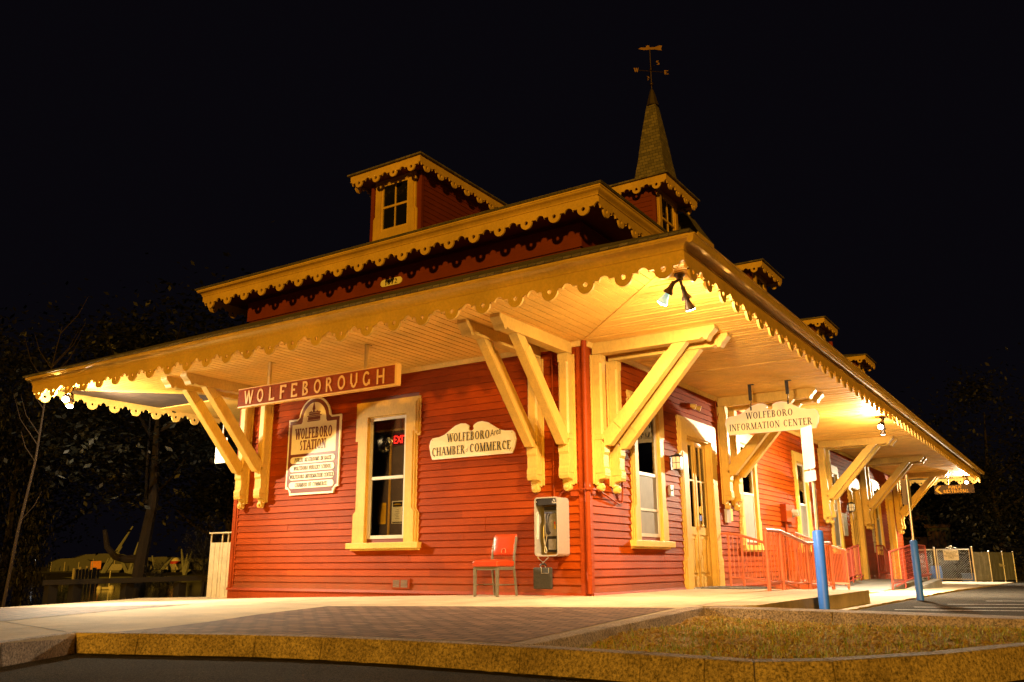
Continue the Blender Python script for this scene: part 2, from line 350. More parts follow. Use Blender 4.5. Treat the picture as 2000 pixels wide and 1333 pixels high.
def plaintext(name, s, size, org, U, V, mat, parent, width=None, align='CENTER', slant=0, eps=.003):
    cu = bpy.data.curves.new(name, 'FONT'); cu.body = s; cu.size = size; cu.align_x = align; cu.shear = slant; cu.space_line = .85
    o = bpy.data.objects.new("tmp", cu); COL.objects.link(o); bpy.context.view_layer.update()
    me = bpy.data.meshes.new_from_object(o.evaluated_get(bpy.context.evaluated_depsgraph_get())); bpy.data.objects.remove(o)
    U = Vector(U); V = Vector(V); N = U.cross(V).normalized(); base = WL[parent]; k = 1
    if width:
        xs = [v.co.x for v in me.vertices]; k = width/max(1e-6, max(xs)-min(xs))
    for v in me.vertices:
        p = Vector(org)+U*(v.co.x*k)+V*v.co.y+N*eps; v.co = p-base
    me.materials.append(mat); ob = bpy.data.objects.new(name, me); COL.objects.link(ob); ob.parent = parent; WL[ob] = base; return ob
# ------------------------------------------------------------------ ground
def interp(x, xs, ys):
    if x <= xs[0]: return ys[0]
    for i in range(1, len(xs)):
        if x <= xs[i]: t = (x-xs[i-1])/(xs[i]-xs[i-1]); return ys[i-1]*(1-t)+ys[i]*t
    return ys[-1]
def gp(x, y):     # platform pavement
    g0 = interp(x, [-20, -7.6, -3.66, -1.8, -.5, 10], [-.25, -.141, -.038, .01, .02, .02])
    t = max(0, min(1, (y+6)/4.6)); z = -.085*(1-t)+g0*t
    if x < -1.5 and y < -6: z -= .03*min(2, (-6-y))*.6
    return z
def ga(x, y):     # asphalt
    z = interp(y, [-60, -3, 2, 12, 27, 80], [-.25, -.245, -.205, -.24, -.30, -.4])
    return z
def inside(p, poly):
    c = False; n = len(poly)
    for i in range(n):
        (x1, y1), (x2, y2) = poly[i], poly[(i+1) % n]
        if (y1 > p[1]) != (y2 > p[1]) and p[0] < (x2-x1)*(p[1]-y1)/(y2-y1)+x1: c = not c
    return c
def sheet(name, poly, zf, mat, step=.5, skirt=0, dz=0, jit=0):
    pts = []
    for i in range(len(poly)):
        a, b = Vector(poly[i]), Vector(poly[(i+1) % len(poly)]); n = max(1, int((b-a).length/step))
        for k in range(n): pts.append(tuple(a+(b-a)*k/n))
    nb = len(pts); loop = list(range(nb))
    xs = [p[0] for p in poly]; ys = [p[1] for p in poly]
    x = min(xs)+step/2; inner = []
    while x < max(xs):
        y = min(ys)+step/2
        while y < max(ys):
            if inside((x, y), poly): inner.append((x, y))
            y += step
        x += step
    allp = [Vector(p) for p in pts+inner]
    V, E, Fc, *_ = delaunay_2d_cdt(allp, [], [loop], 1, 1e-5)
    mb = MB(); vs = [(p.x, p.y, zf(p.x, p.y)+dz+(random.uniform(-jit, jit) if jit else 0)) for p in V]
    mb.add(vs, [tuple(f) for f in Fc])
    if skirt:
        for i in range(nb):
            a, b = pts[i], pts[(i+1) % nb]
            za, zb = zf(*a)+dz, zf(*b)+dz
            mb.add([(a[0], a[1], za), (b[0], b[1], zb), (b[0], b[1], zb-skirt), (a[0], a[1], za-skirt)], [(0, 3, 2, 1)])
    o = mb.build(name, mat); o['kind'] = 'structure'; return o
# lake geometry: axis from the camera towards the far-left background
LH = Vector((-.906, .425)).normalized(); LP = Vector((LH.y, -LH.x))
def lake(x, y):
    d = Vector((x-CAM.x, y-CAM.y)); return d.dot(LH), d.dot(LP)
def gt(x, y):
    s, l = lake(x, y)
    z = -.46
    if y > 24: z = -.36
    a = max(0, min(1, (s-24)/4)); b = max(0, min(1, (s-84)/3)); side = 1 if abs(l-5) < 75 else 0
    z -= 1.4*a*(1-b)*side
    if b > 0: z += .15*b
    return z
xs = [-400, -250, -160]+[-130+i*2.0 for i in range(85)]+[60, 100, 200, 400]; ys = [-400, -200, -90]+[-60+i*2.0 for i in range(90)]+[160, 250, 400]
mb = MB(); mb.add([(x, y, gt(x, y)) for x in xs for y in ys], [(i*len(ys)+j, (i+1)*len(ys)+j, (i+1)*len(ys)+j+1, i*len(ys)+j+1) for i in range(len(xs)-1) for j in range(len(ys)-1)])
struct(mb.build("ground", GRASSD, smooth='all'))
c0 = Vector((CAM.x, CAM.y))
wq = [c0+LH*20-LP*72, c0+LH*20+LP*80, c0+LH*90+LP*80, c0+LH*90-LP*72]
mb = MB(); mb.add([(p.x, p.y, -.80) for p in wq], [(0, 1, 2, 3)]); struct(mb.build("lake_water", WATER))
# asphalt road and car park
sheet("asphalt_road", [(-7.5, -40), (30, -40), (30, 30), (12, 27.5), (3.5, 25), (3.3, 18), (3.1, 11.5), (3.05, 6), (3.0, 1.5), (2.7, -1), (-.3, -4.5), (-2.5, -6.6), (-3.2, -9), (-6, -14)], ga, ASPH, 1.2)
# painted bay lines
mb = MB()
for i, (x0, y0, x1, y1) in enumerate([(3.5, 2.6, 9.5, 4.6), (3.6, 3.6, 9.8, 6.0), (3.9, 4.9, 10, 7.6), (4.3, 1.0, 9.0, 2.1), (4.3, 6.6, 10.2, 9.6), (4.9, 9.0, 10.5, 12.6)]):
    d = Vector((x1-x0, y1-y0)).normalized(); n = Vector((-d.y, d.x))*.06; k = 10
    for j in range(k):
        a = Vector((x0, y0))+Vector((x1-x0, y1-y0))*j/k; b = Vector((x0, y0))+Vector((x1-x0, y1-y0))*(j+1)/k
        mb.add([(p.x, p.y, ga(p.x, p.y)+.012) for p in (a-n, b-n, b+n, a+n)], [(0, 1, 2, 3)])
m_, nt_, p_ = new_mat("worn_line_paint"); p_.inputs["Roughness"].default_value = .7
nt_.links.new(ramp(nt_, noise(nt_, 25, 5), (.10, .09, .08), (.7, .68, .62), .35, .5), p_.inputs["Base Color"])
struct(mb.build("bay_lines", m_))
# kerb line (top front edge)
KF = [(-.25, -8.7), (-.83, -7.552), (-1.3, -6.70), (-.74, -6.485), (.25, -6.11), (.86, -5.98), (1.75, -5.91), (2.634, -5.903), (3.52, -5.92), (3.95, -5.965), (4.25, -5.978), (4.63, -5.752), (5.141, -5.152), (5.5, -4.536), (5.95, -3.9), (6.35, -3.4), (6.5, -3.05), (6.4, -2.75), (6.1, -2.62)]
PLAT = [(-.25, -8.7), (-.83, -7.55), (-1.29, -6.70), (-.74, -6.48), (.25, -6.105), (.86, -5.975), (1.75, -5.90), (2.60, -5.895), (2.47, -4.0), (2.36, -1.83), (2.86, -1.5), (2.86, 2.35), (2.86, 4.2), (0.0, 4.2), (-.05, 5.5), (-.05, .06), (-7.65, .06), (-8.9, .5), (-9.79, -.35), (-6.85, -4.5), (-5.2, -7.2), (-3.6, -9.6)]
sheet("pavement", PLAT, gp, CONC, .35, skirt=.3)
# brick paving sheets let into the concrete
sheet("brick_paving", [(-1.08, -6.50), (-.66, -6.30), (.28, -5.96), (.88, -5.83), (1.75, -5.76), (2.44, -5.75), (2.32, -4.0), (2.2, -2.2), (-.15, -2.75), (-1.86, -3.2), (-1.62, -4.44), (-1.30, -5.35)], gp, BRICK, .25, dz=.004)
sheet("brick_band", [(-6.63, -4.62), (-4.66, -2.98), (-4.42, -3.78), (-3.5, -6.15), (-4.5, -7.6), (-5.3, -6.6)], gp, BRICK, .25, dz=.004)
# dark joints scored in the concrete
mb = MB()
for a, b in [((-9.5, -.8), (-1.9, -3.1)), ((-.1, -.05), (-.6, -2.6)), ((-3.8, -.05), (-3.9, -2.5)), ((2.3, -1.9), (2.2, 4)), ((0.1, 2), (2.8, 2)), ((-2.2, -6.1), (-3.7, -9.2)), ((-1.35, -6.65), (-3.4, -6.2))]:
    a = Vector(a); b = Vector(b); d = (b-a).normalized(); n = Vector((-d.y, d.x))*.009; k = 14
    for j in range(k):
        p, q = a+(b-a)*j/k, a+(b-a)*(j+1)/k
        mb.add([(r.x, r.y, gp(r.x, r.y)+.004) for r in (p-n, q-n, q+n, p+n)], [(0, 1, 2, 3)])
struct(mb.build("pavement_joints", CONC2))
# lower pavement beyond the step
def gl(x, y): return ga(x, y)+.025
lo = [(2.88, 4.2), (2.88, 1.0), (2.98, 1.2)]+[(3.02+random.uniform(-.03, .05)+max(0, y-12)*.035, y) for y in [1.7+i*.35 for i in range(64)]]+[(3.5, 25.6), (-.1, 25.6), (-.05, 4.2)]
sheet("lower_pavement", lo, gl, CONC, .5, skirt=.12)
# open tar joint between the road and the kerb foot
JNT = M("tar_joint", (.004, .003, .003), .95, var=.5, scale=30)
mb = MB(); P_ = [Vector(p) for p in KF[2:12]]; pts_ = []
for i in range(len(P_)-1):
    for k in range(8): pts_.append(P_[i]+(P_[i+1]-P_[i])*k/8)
for a, b in zip(pts_[:-1], pts_[1:]):
    d = (b-a).normalized(); n = Vector((d.y, -d.x)); j0, j1 = [.075+.03*math.sin(q.x*23)+.02*math.sin(q.x*61+1) for q in (a, b)]
    mb.add([(a.x, a.y, ga(*a)+.004), (a.x+n.x*j0, a.y+n.y*j0, ga(*a)+.004), (b.x+n.x*j1, b.y+n.y*j1, ga(*b)+.004), (b.x, b.y, ga(*b)+.004)], [(0, 1, 2, 3)])
struct(mb.build("kerb_joint", JNT))
# granite kerbs
def kerb(mb, pts, w, h, zf, side, gap=.006):
    P = [Vector(p) for p in pts]; n = len(P); N = []
    for i in range(n):
        d = (P[min(i+1, n-1)]-P[max(i-1, 0)]).normalized(); N.append(Vector((-d.y, d.x))*side)
    for i in range(n-1):
        a, b = P[i], P[i+1]; d = (b-a).normalized()*(gap/2); a2, b2 = a+d, b-d
        q = [a2, b2, b2+N[i+1]*w, a2+N[i]*w]; z = [zf(*r) for r in q]; bt = .035  # battered face
        out = [-N[i]*bt, -N[i+1]*bt]
        mb.hexa([(q[0].x+out[0].x, q[0].y+out[0].y, z[0]-h), (q[1].x+out[1].x, q[1].y+out[1].y, z[1]-h), (q[2].x, q[2].y, z[2]-h), (q[3].x, q[3].y, z[3]-h)],
                [(r.x, r.y, zz) for r, zz in zip(q, z)])
def zk(x, y): return gp(x, y)+.005
def zki(x, y):
    t = max(0, min(1, (y+6)/4)); return -.08*(1-t)+.008*t
mb = MB(); kerb(mb, KF[:8], .13, .17, zk, 1); struct(mb.build("front_kerb", GRANITE, bevel=.008))
mb = MB(); kerb(mb, KF[7:], .14, .19, zki, 1, .005)
kerb(mb, [(2.62, -5.76), (2.53, -4.0), (2.43, -1.98)], .17, .2, zki, 1)
kerb(mb, [(6.1, -2.62), (5.4, -2.46), (3.79, -2.18), (2.43, -1.98)], .34, .2, zki, -1)
struct(mb.build("island_kerb", GRANITE, bevel=.008))
# soil bed in the island
ISL = [(2.63, -5.76), (3.5, -5.77), (3.95, -5.8), (4.22, -5.8), (4.53, -5.64), (5.0, -5.08), (5.36, -4.46), (5.85, -3.8), (6.2, -3.35), (6.3, -3.05), (6.25, -2.85), (6.05, -2.7), (5.4, -2.5), (3.8, -2.2), (2.45, -2.0), (2.54, -4.0)]
def zs(x, y): return zki(x, y)-.105+.02*math.sin(x*2.1+y)+.018*math.sin(y*3.3-x*1.4)
sheet("soil_bed", ISL, zs, SOIL, .085, jit=.014)
mb = MB()
for i in range(5200):
    x, y = random.uniform(2.5, 6.2), random.uniform(-5.8, -2.1)
    if not inside((x, y), ISL): continue
    z = zs(x, y); s = random.choice([.006, .008, .01, .012, .018]); a = random.uniform(0, 6.28); l = s*random.uniform(1.2, 3)
    dx, dy = math.cos(a)*l, math.sin(a)*l; ex, ey = -math.sin(a)*s, math.cos(a)*s; t = random.uniform(0, .02)
    mb.add([(x-dx, y-dy, z), (x+ex, y+ey, z+.005), (x+dx, y+dy, z+t), (x-ex, y-ey, z+.005), (x, y, z+s*1.6)], [(0, 3, 4), (3, 2, 4), (2, 1, 4), (1, 0, 4)])
struct(mb.build("mulch_chips", SOIL), 'stuff')
mb = MB()
for i in range(900):
    cx, cy = random.uniform(2.6, 6.0), random.uniform(-5.6, -2.3)
    if not inside((cx, cy), ISL): continue
    for j in range(random.choice([1, 1, 2, 4])):
        x, y = cx+random.gauss(0, .02), cy+random.gauss(0, .02); z = zs(x, y); h = random.uniform(.025, .075); a = random.uniform(0, 6.28); wd = .003
        lx, ly = math.cos(a)*h*.45, math.sin(a)*h*.45; px, py = -math.sin(a)*wd, math.cos(a)*wd
        mb.add([(x-px, y-py, z), (x+px, y+py, z), (x+lx*.4+px*.7, y+ly*.4+py*.7, z+h*.6), (x+lx*.4-px*.7, y+ly*.4-py*.7, z+h*.6), (x+lx, y+ly, z+h)], [(0, 1, 2, 3), (3, 2, 4)])
struct(mb.build("grass_sprouts", SPROUT), 'stuff')
mb = MB(); n_ = 0
while n_ < 5200:
    x, y = random.uniform(2.6, 6.2), random.uniform(-5.7, -2.2)
    if not inside((x, y), ISL) or random.random() > .35+.65*(math.sin(x*3.1+1)*math.sin(y*2.7) > -.2): continue
    n_ += 1; z = zs(x, y); h = random.uniform(.012, .045); a = random.uniform(0, 6.28); wd = random.uniform(.002, .004); L = h*random.uniform(.4, 1.6)
    lx, ly = math.cos(a)*L, math.sin(a)*L; px, py = -math.sin(a)*wd, math.cos(a)*wd
    mb.add([(x-px, y-py, z), (x+px, y+py, z), (x+lx*.5+px, y+ly*.5+py, z+h*.7), (x+lx*.5-px, y+ly*.5-py, z+h*.7), (x+lx, y+ly, z+h)], [(0, 1, 2, 3), (3, 2, 4)])
struct(mb.build("dry_grass", M("dry_grass_blade", (.62, .50, .13), .7, var=.4, scale=3, c2=(.36, .40, .07))), 'stuff')
# tall grass beyond the right-hand fence
mb = MB()
for i in range(900):
    x, y = random.uniform(4.6, 9), random.uniform(27.5, 34); z = gt(x, y); h = random.uniform(.2, .7); a = random.uniform(0, 6.28); wd = .015
    lx, ly = math.cos(a)*h*.4, math.sin(a)*h*.4; px, py = -math.sin(a)*wd, math.cos(a)*wd
    mb.add([(x-px, y-py, z), (x+px, y+py, z), (x+lx*.4+px*.7, y+ly*.4+py*.7, z+h*.6), (x+lx*.4-px*.7, y+ly*.4-py*.7, z+h*.6), (x+lx, y+ly, z+h)], [(0, 1, 2, 3), (3, 2, 4)])
struct(mb.build("tall_grass", SPROUT), 'stuff')
# crushed wrapper by the kerb
t = thing("candy_wrapper", "crumpled blue and red wrapper lying in the gutter by the kerb corner", "litter", (-1.45, -6.95, -.235))
mb = MB(); random.seed(3)
for i in range(7):
    x, y = -1.45+random.uniform(-.09, .09), -6.95+random.uniform(-.03, .03)
    mb.add([(x, y, -.235), (x+.05, y+.01, -.23), (x+.045, y+.05, -.20), (x-.01, y+.04, -.215)], [(0, 1, 2, 3)])
mb.build("foil", M("blue_foil", (.10, .14, .45), .3, .3), t)
mb = MB(); mb.add([(-1.40, -6.98, -.21), (-1.35, -6.97, -.205), (-1.34, -6.93, -.185), (-1.41, -6.93, -.19)], [(0, 1, 2, 3)]); mb.build("red_flap", M("red_foil", (.6, .06, .04), .3, .2), t)
random.seed(11)
# ------------------------------------------------------------------ station building
WID, LEN, EAVE, SOF = 7.5902, 25.3129, 2.7076, 3.695
B = thing("station_building", "red clapboard railway station with cream yellow trim, wide bracketed canopy, dormers and a pointed spire", "building", (0, 0, 0))
# openings: (axis, centre, casing half width, z of casing bottom, top, opening half width, open z0, z1)
OPL = [('w', -3.795, .72, .80, 3.20, .435, .87, 2.93)]
OPR = [('w', 2.10, .71, .80, 3.18, .44, .87, 2.93), ('d', 4.40, .98, .02, 3.06, .62, .04, 2.72), ('w', 7.20, .70, .80, 3.18, .44, .87, 2.93),
       ('w', 11.50, .70, .80, 3.18, .44, .87, 2.93), ('w', 14.88, .68, .80, 3.18, .43, .87, 2.93), ('d', 17.60, .96, -.18, 3.03, .62, -.16, 2.70),
       ('w', 20.90, .68, .80, 3.18, .43, .87, 2.93), ('d', 23.30, .72, -.2, 3.0, .42, -.18, 2.70)]
def FL(a, n, z): return (a, -n, z)        # left wall: along x, outward -y
def FR(a, n, z): return (n, a, z)         # right wall: along y, outward +x
def FW(a, n, z): return (-WID-n, a, z)    # far-left wall
def hexq(mb, fn, a0, a1, n0b, n1b, n0t, n1t, z0, z1):
    P = [fn(a0, n0b, z0), fn(a1, n0b, z0), fn(a1, n1b, z0), fn(a0, n1b, z0)]; Q = [fn(a0, n0t, z1), fn(a1, n0t, z1), fn(a1, n1t, z1), fn(a0, n1t, z1)]
    mb.hexa(P, Q)
def clap(mb, fn, a0, a1, z0, z1, ops, pitch=.1107):
    z = z0; row = 0
    while z < z1-.02:
        zt = min(z+pitch+.012, z1)
        segs = [(a0, a1)]
        for _, c, hw, ob, ot, ow, oz0, oz1 in ops:
            if zt > ob+.03 and z < ot-.03:
                ns = []
                for s, e in segs:
                    l, r = c-hw+.06, c+hw-.06
                    if r <= s or l >= e: ns.append((s, e)); continue
                    if l > s: ns.append((s, l))
                    if r < e: ns.append((r, e))
                segs = ns
        for s, e in segs:
            cuts = [s]; p = s+random.uniform(.6, 4.2)
            while p < e-.4: cuts.append(p); p += random.uniform(2.2, 4.6)
            cuts.append(e)
            for u, v in zip(cuts[:-1], cuts[1:]):
                j = random.uniform(-.0025, .0025); k = random.uniform(-.002, .003)
                hexq(mb, fn, u+.0012, v-.0012, 0, .030+j, 0, .006+j, z+k, zt)
        z += pitch; row += 1
def core(mb, fn, a0, a1, z0, z1, ops, n0, n1):
    A = sorted({a0, a1}|{c-o for _, c, h, b, t, o, x, y in ops}|{c+o for _, c, h, b, t, o, x, y in ops})
    for u, v in zip(A[:-1], A[1:]):
        m = (u+v)/2; op = [q for q in ops if abs(m-q[1]) < q[5]]
        for zz0, zz1 in ([(z0, z1)] if not op else [(z0, op[0][6]), (op[0][7], z1)]):
            if zz1 > zz0+.005: hexq(mb, fn, u, v, n0, n1, n0, n1, zz0, zz1)
mb = MB(); clap(mb, FL, -WID+.12, -.11, .055, SOF, OPL)
wl = mb.build("end_wall", RED, B)
mb = MB(); clap(mb, FR, .11, LEN-.11, .055, SOF, OPR)
wr = mb.build("long_wall", RED, B)
mb = MB(); clap(mb, FW, .11, LEN-.11, .055, SOF, []); wf = mb.build("lake_wall", RED, B)
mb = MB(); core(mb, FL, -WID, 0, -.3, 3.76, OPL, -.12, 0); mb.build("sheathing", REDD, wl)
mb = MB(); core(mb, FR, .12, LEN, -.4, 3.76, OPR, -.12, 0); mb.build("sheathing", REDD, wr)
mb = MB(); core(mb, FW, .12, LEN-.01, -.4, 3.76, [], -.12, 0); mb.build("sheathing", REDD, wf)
mb = MB(); mb.box(-WID, 0, LEN+.001, LEN+.1, -.4, 3.76); mb.build("rear_wall", REDD, B)
# base board and water table
mb = MB()
hexq(mb, FL, -WID-.03, .03, .0, .025, .0, .025, -.3, .012); hexq(mb, FL, -WID-.05, .05, 0, .05, 0, .035, .012, .055)
for i, (u, v) in enumerate([(.0, 3.42), (5.38, 16.6), (18.6, 22.5), (24.1, LEN)]):
    hexq(mb, FR, u+(.026 if i == 0 else 0), v, 0, .025, 0, .025, -.35, .012); hexq(mb, FR, u+(.051 if i == 0 else 0), v, 0, .05, 0, .035, .012, .055)
hexq(mb, FW, .03, LEN, 0, .03, 0, .03, -.4, .05)
mb.build("base_board", REDTRIM, B)
# corner boards
for q in ([(FL, -WID-.03, -WID+.12, 0, .032), (FL, -WID+.03, -WID+.075, .032, .045), (FW, .002, .12, 0, .03)], [(FL, -.11, .0, 0, .035), (FR, -.035, .11, 0, .033)], [(FR, LEN-.11, LEN, 0, .035)]):
    mb = MB()
    for fn_, u, v, a_, b_ in q: hexq(mb, fn_, u, v, a_, b_, a_, b_, .055, SOF)
    mb.build("corner_board", REDTRIM, B)
# downspout on the near corner, with straps
mb = MB(); mb.tube([(.035, -.05, 3.69), (.035, -.05, .05)], .043, 14)
ds = mb.build("downspout", REDTRIM, B, smooth=True)
for z in (.3, 1.45, 2.7): mb = MB(); mb.tube([(.035, -.05, z), (.035, -.05, z+.05)], .047, 14); mb.build("strap", REDTRIM, ds, smooth=True)
# frieze moulding under the soffit
mb = MB(); hexq(mb, FL, -WID, .02, .022, .05, .022, .075, SOF-.075, SOF-.002); hexq(mb, FR, .03, LEN, .022, .05, .022, .075, SOF-.075, SOF-.002); mb.build("frieze_moulding", YELT, B)
# conduits
mb = MB(); mb.tube([(-.52, -.045, 3.62), (-.52, -.045, 1.40)], .013, 8)
mb.tube([(-.42, -.05, 1.40), (-.38, -.06, 1.46), (-.30, -.06, 1.48), (-.06, -.075, 1.49), (.07, -.12, 1.49), (.12, -.06, 1.49), (.09, .2, 1.49), (.06, .9, 1.33), (.06, 1.02, 1.36), (.05, 1.06, 1.5), (.05, 1.08, 2.28)], .014, 8)
mb.box(-.22, -.10, -.09, -.03, 1.40, 1.46); mb.build("conduit", REDTRIM, B, smooth=True); mb = MB()
mb.tube([(.05, 5.46, 3.62), (.05, 5.46, 3.15), (.05, 5.4, 3.1)], .012, 8); mb.tube([(.05, 5.3, 3.4), (.05, 5.46, 3.2), (.05, 5.6, 3.4)], .01, 6)
mb.build("conduit", REDTRIM, B, smooth=True)
# vent grille low on the end wall
mb = MB(); mb.box(-3.60, -3.22, -.045, -.02, .08, .24); vg = mb.build("wall_vent", REDTRIM, B)
mb = MB()
for x0, x1 in ((-3.565, -3.43), (-3.40, -3.265)):
    for k in range(9): mb.box(x0, x1, -.05, -.046, .10+k*.0135, .108+k*.0135)
mb.build("louvre", GREYSTEEL, vg)
# ---- windows and doors
def casing(mb, fn, c, hw, zb, zt, ow, oz1, door=False):
    # crossetted casing: wide head ears, narrow sides, flared foot; three stepped layers
    zsh = oz1-.40; zf = zb+.47; nx = hw-.055
    for inset, d0, d1 in ((0, 0, .04), (.045, .04, .055), (.085, .055, .066)):
        for s in (-1, 1):
            o = hw-inset; n_ = nx-inset
            pts = [(c+s*ow, zb), (c+s*o, zb), (c+s*o, zf-.0+inset*.3), (c+s*n_, zf+.06+inset*.3), (c+s*n_, zsh+inset), (c+s*o, zsh+inset), (c+s*o, oz1), (c+s*ow, oz1)]
            mb.prism(pts, lambda u, v, t: fn(u, t, v), d0, d1)
        mb.prism([(c-hw+inset, oz1), (c+hw-inset, oz1), (c+hw-inset, zt-inset), (c-hw+inset, zt-inset)], lambda u, v, t: fn(u, t, v), d0, d1)
    # inner reveal
    for s in (-1, 1): hexq(mb, fn, c+s*ow, c+s*(ow-.022), -.12, .03, -.12, .03, zb, oz1)
    hexq(mb, fn, c-ow, c+ow, -.12, .03, -.12, .03, oz1-.022, oz1)
def bar(mb, fn, a0, a1, z0, z1, n0, n1): hexq(mb, fn, min(a0, a1), max(a0, a1), n0, n1, n0, n1, z0, z1)
def window(fn, op, screen=None, label=None):
    _, c, hw, zb, zt, ow, oz0, oz1 = op
    mb = MB(); casing(mb, fn, c, hw, zb+.01, zt, ow, oz1); wdw = mb.build("window", YEL, B)
    if label: wdw['label'] = label
    mb = MB(); bar(mb, fn, c-hw-.06, c+hw+.06, zb-.09, zb+.008, 0, .125); bar(mb, fn, c-hw-.03, c+hw+.03, zb-.12, zb-.091, 0, .05); mb.build("sill", YEL, wdw, bevel=.006)
    ow -= .023; oz1 -= .023; mid = (oz0+oz1)/2-.015
    mb = MB()   # storm frame
    for s in (-1, 1): bar(mb, fn, c+s*ow, c+s*(ow-.05), oz0, oz1, -.03, .012)
    bar(mb, fn, c-ow+.05, c+ow-.05, oz1-.045, oz1, -.03, .012); bar(mb, fn, c-ow+.05, c+ow-.05, oz0, oz0+.055, -.03, .012); bar(mb, fn, c-ow+.05, c+ow-.05, mid-.025, mid+.025, -.03, .014)
    mb.build("storm_sash", ALU, wdw)
    mb = MB(); bar(mb, fn, c-.014, c+.014, oz0+.05, oz1-.04, -.075, -.05)
    for s in (-1, 1): bar(mb, fn, c+s*(ow-.05), c+s*(ow-.085), oz0, oz1, -.10, -.06)
    mb.build("muntin", YELT, wdw)
    mb = MB(); bar(mb, fn, c-ow+.05, c+ow-.05, mid+.025, oz1-.045, -.012, -.008); bar(mb, fn, c-ow+.05, c+ow-.05, oz0+.055, mid-.025, -.022, -.018); mb.build("pane", GLASS, wdw)
    if screen:
        mb = MB(); bar(mb, fn, c-ow+.052, c+ow-.052, oz0+.057, mid-.027, -.006, -.003); mb.build("insect_screen", SCREEN, wdw)
        if screen == 2:
            mb = MB(); n = 22; pts = []
            for i in range(n+1): pts.append((c-ow+2*ow*i/n, -.13+.02*math.sin(i*1.7)))
            for i in range(n):
                (u0, n0), (u1, n1) = pts[i], pts[i+1]; mb.add([fn(u0, n0, oz0), fn(u1, n1, oz0), fn(u1, n1, oz1), fn(u0, n0, oz1)], [(0, 1, 2, 3)])
            mb.build("curtain", BLIND, wdw)
    return wdw
w0 = window(FL, OPL[0])
for k, (i, sc) in enumerate([(0, 1), (2, 2), (3, 2), (4, 1), (6, 1)]): window(FR, OPR[i], sc)
mb = MB(); bar(mb, FR, 2.10-.41, 2.10+.41, 1.28, 1.32, -.004, .013); mb.build("screen_rail", ALU, B)
def door(fn, op):
    _, c, hw, zb, zt, ow, oz0, oz1 = op
    mb = MB(); casing(mb, fn, c, hw, zb, zt, ow, oz1, True); d = mb.build("door", YEL, B)
    ow -= .023; oz1 -= .023; lf = MB(); gl_ = MB(); pn = MB()
    n0, n1 = -.10, -.06
    leaves = ((c-ow, c-.004), (c+.004, c+ow)) if ow > .5 else ((c-ow, c+ow),)
    zg = oz0+1.06
    for a0, a1 in leaves:
        m = .085
        bar(lf, fn, a0, a0+m, oz0, oz1, n0, n1); bar(lf, fn, a1-m, a1, oz0, oz1, n0, n1)
        bar(lf, fn, a0+m, a1-m, oz1-.10, oz1, n0, n1); bar(lf, fn, a0+m, a1-m, zg-.14, zg, n0, n1); bar(lf, fn, a0+m, a1-m, oz0, oz0+.18, n0, n1)
        mm = (a0+a1)/2; bar(lf, fn, mm-.014, mm+.014, zg, oz1-.10, n0+.005, n1-.004); bar(lf, fn, a0+m, a1-m, zg+.83, zg+.86, n0+.006, n1-.005)
        bar(gl_, fn, a0+m, a1-m, zg, oz1-.10, -.085, -.08)
        bar(lf, fn, a0+m, a1-m, oz0+.18, zg-.14, n0+.006, n1-.022)
        for q0, q1 in ((a0+m+.02, mm-.025), (mm+.025, a1-m-.02)):
            z0, z1 = oz0+.24, zg-.20
            for e in ((q0, q0+.018, z0, z1), (q1-.018, q1, z0, z1), (q0+.018, q1-.018, z0, z0+.018), (q0+.018, q1-.018, z1-.018, z1)): bar(lf, fn, *e, n1-.022, n1-.006)
    bar(lf, fn, c-.02, c+.02, oz0+.01, oz1-.01, n1, n1+.014)
    L = lf.build("door_leaf", YEL, d); gl_.build("pane", GLASS, d)
    mb = MB(); p = fn(c+.10, n1+.05, zg+.02); mb.ball(p, .034); mb.tube([fn(c+.10, n1, zg+.02), p], .014); bar(mb, fn, c+.07, c+.13, zg-.06, zg+.12, n1+.0005, n1+.006); mb.build("handle", M("brass", (.7, .5, .2), .3, .9), d, smooth=True)
    mb = MB(); bar(mb, fn, c-ow-.1, c+ow+.1, oz0-.05, oz0-.001, -.12, .10); mb.build("threshold", CONC2, d)
    return d
for i in (1, 5, 7): door(FR, OPR[i])
# rooms behind the glass
mb = MB(); mb.box(-7.3, -.3, 3.2, 3.3, 0, 3.6); mb.box(-7.45, -.13, .13, 3.2, -.02, .02); mb.box(-7.45, -.13, .13, 3.2, 3.55, 3.6); mb.box(-7.3, -7.2, .2, 3.2, .02, 3.55)
mb.box(-2.5, -2.4, 3.35, LEN-.2, 0, 3.6); mb.box(-2.4, -.13, 3.35, LEN-.1, -.02, .0); mb.box(-2.4, -.13, 3.35, LEN-.1, 3.55, 3.6)
mb.box(-2.4, -.16, 9.6, 9.7, 0, 3.55); mb.box(-2.4, -.16, 19.2, 19.3, 0, 3.55)
mb.build("interior", ROOM, B)
mb = MB(); mb.box(-5.36, -5.20, 1.2, 1.26, .1, 2.1); mb.build("interior_column", YELT, B)
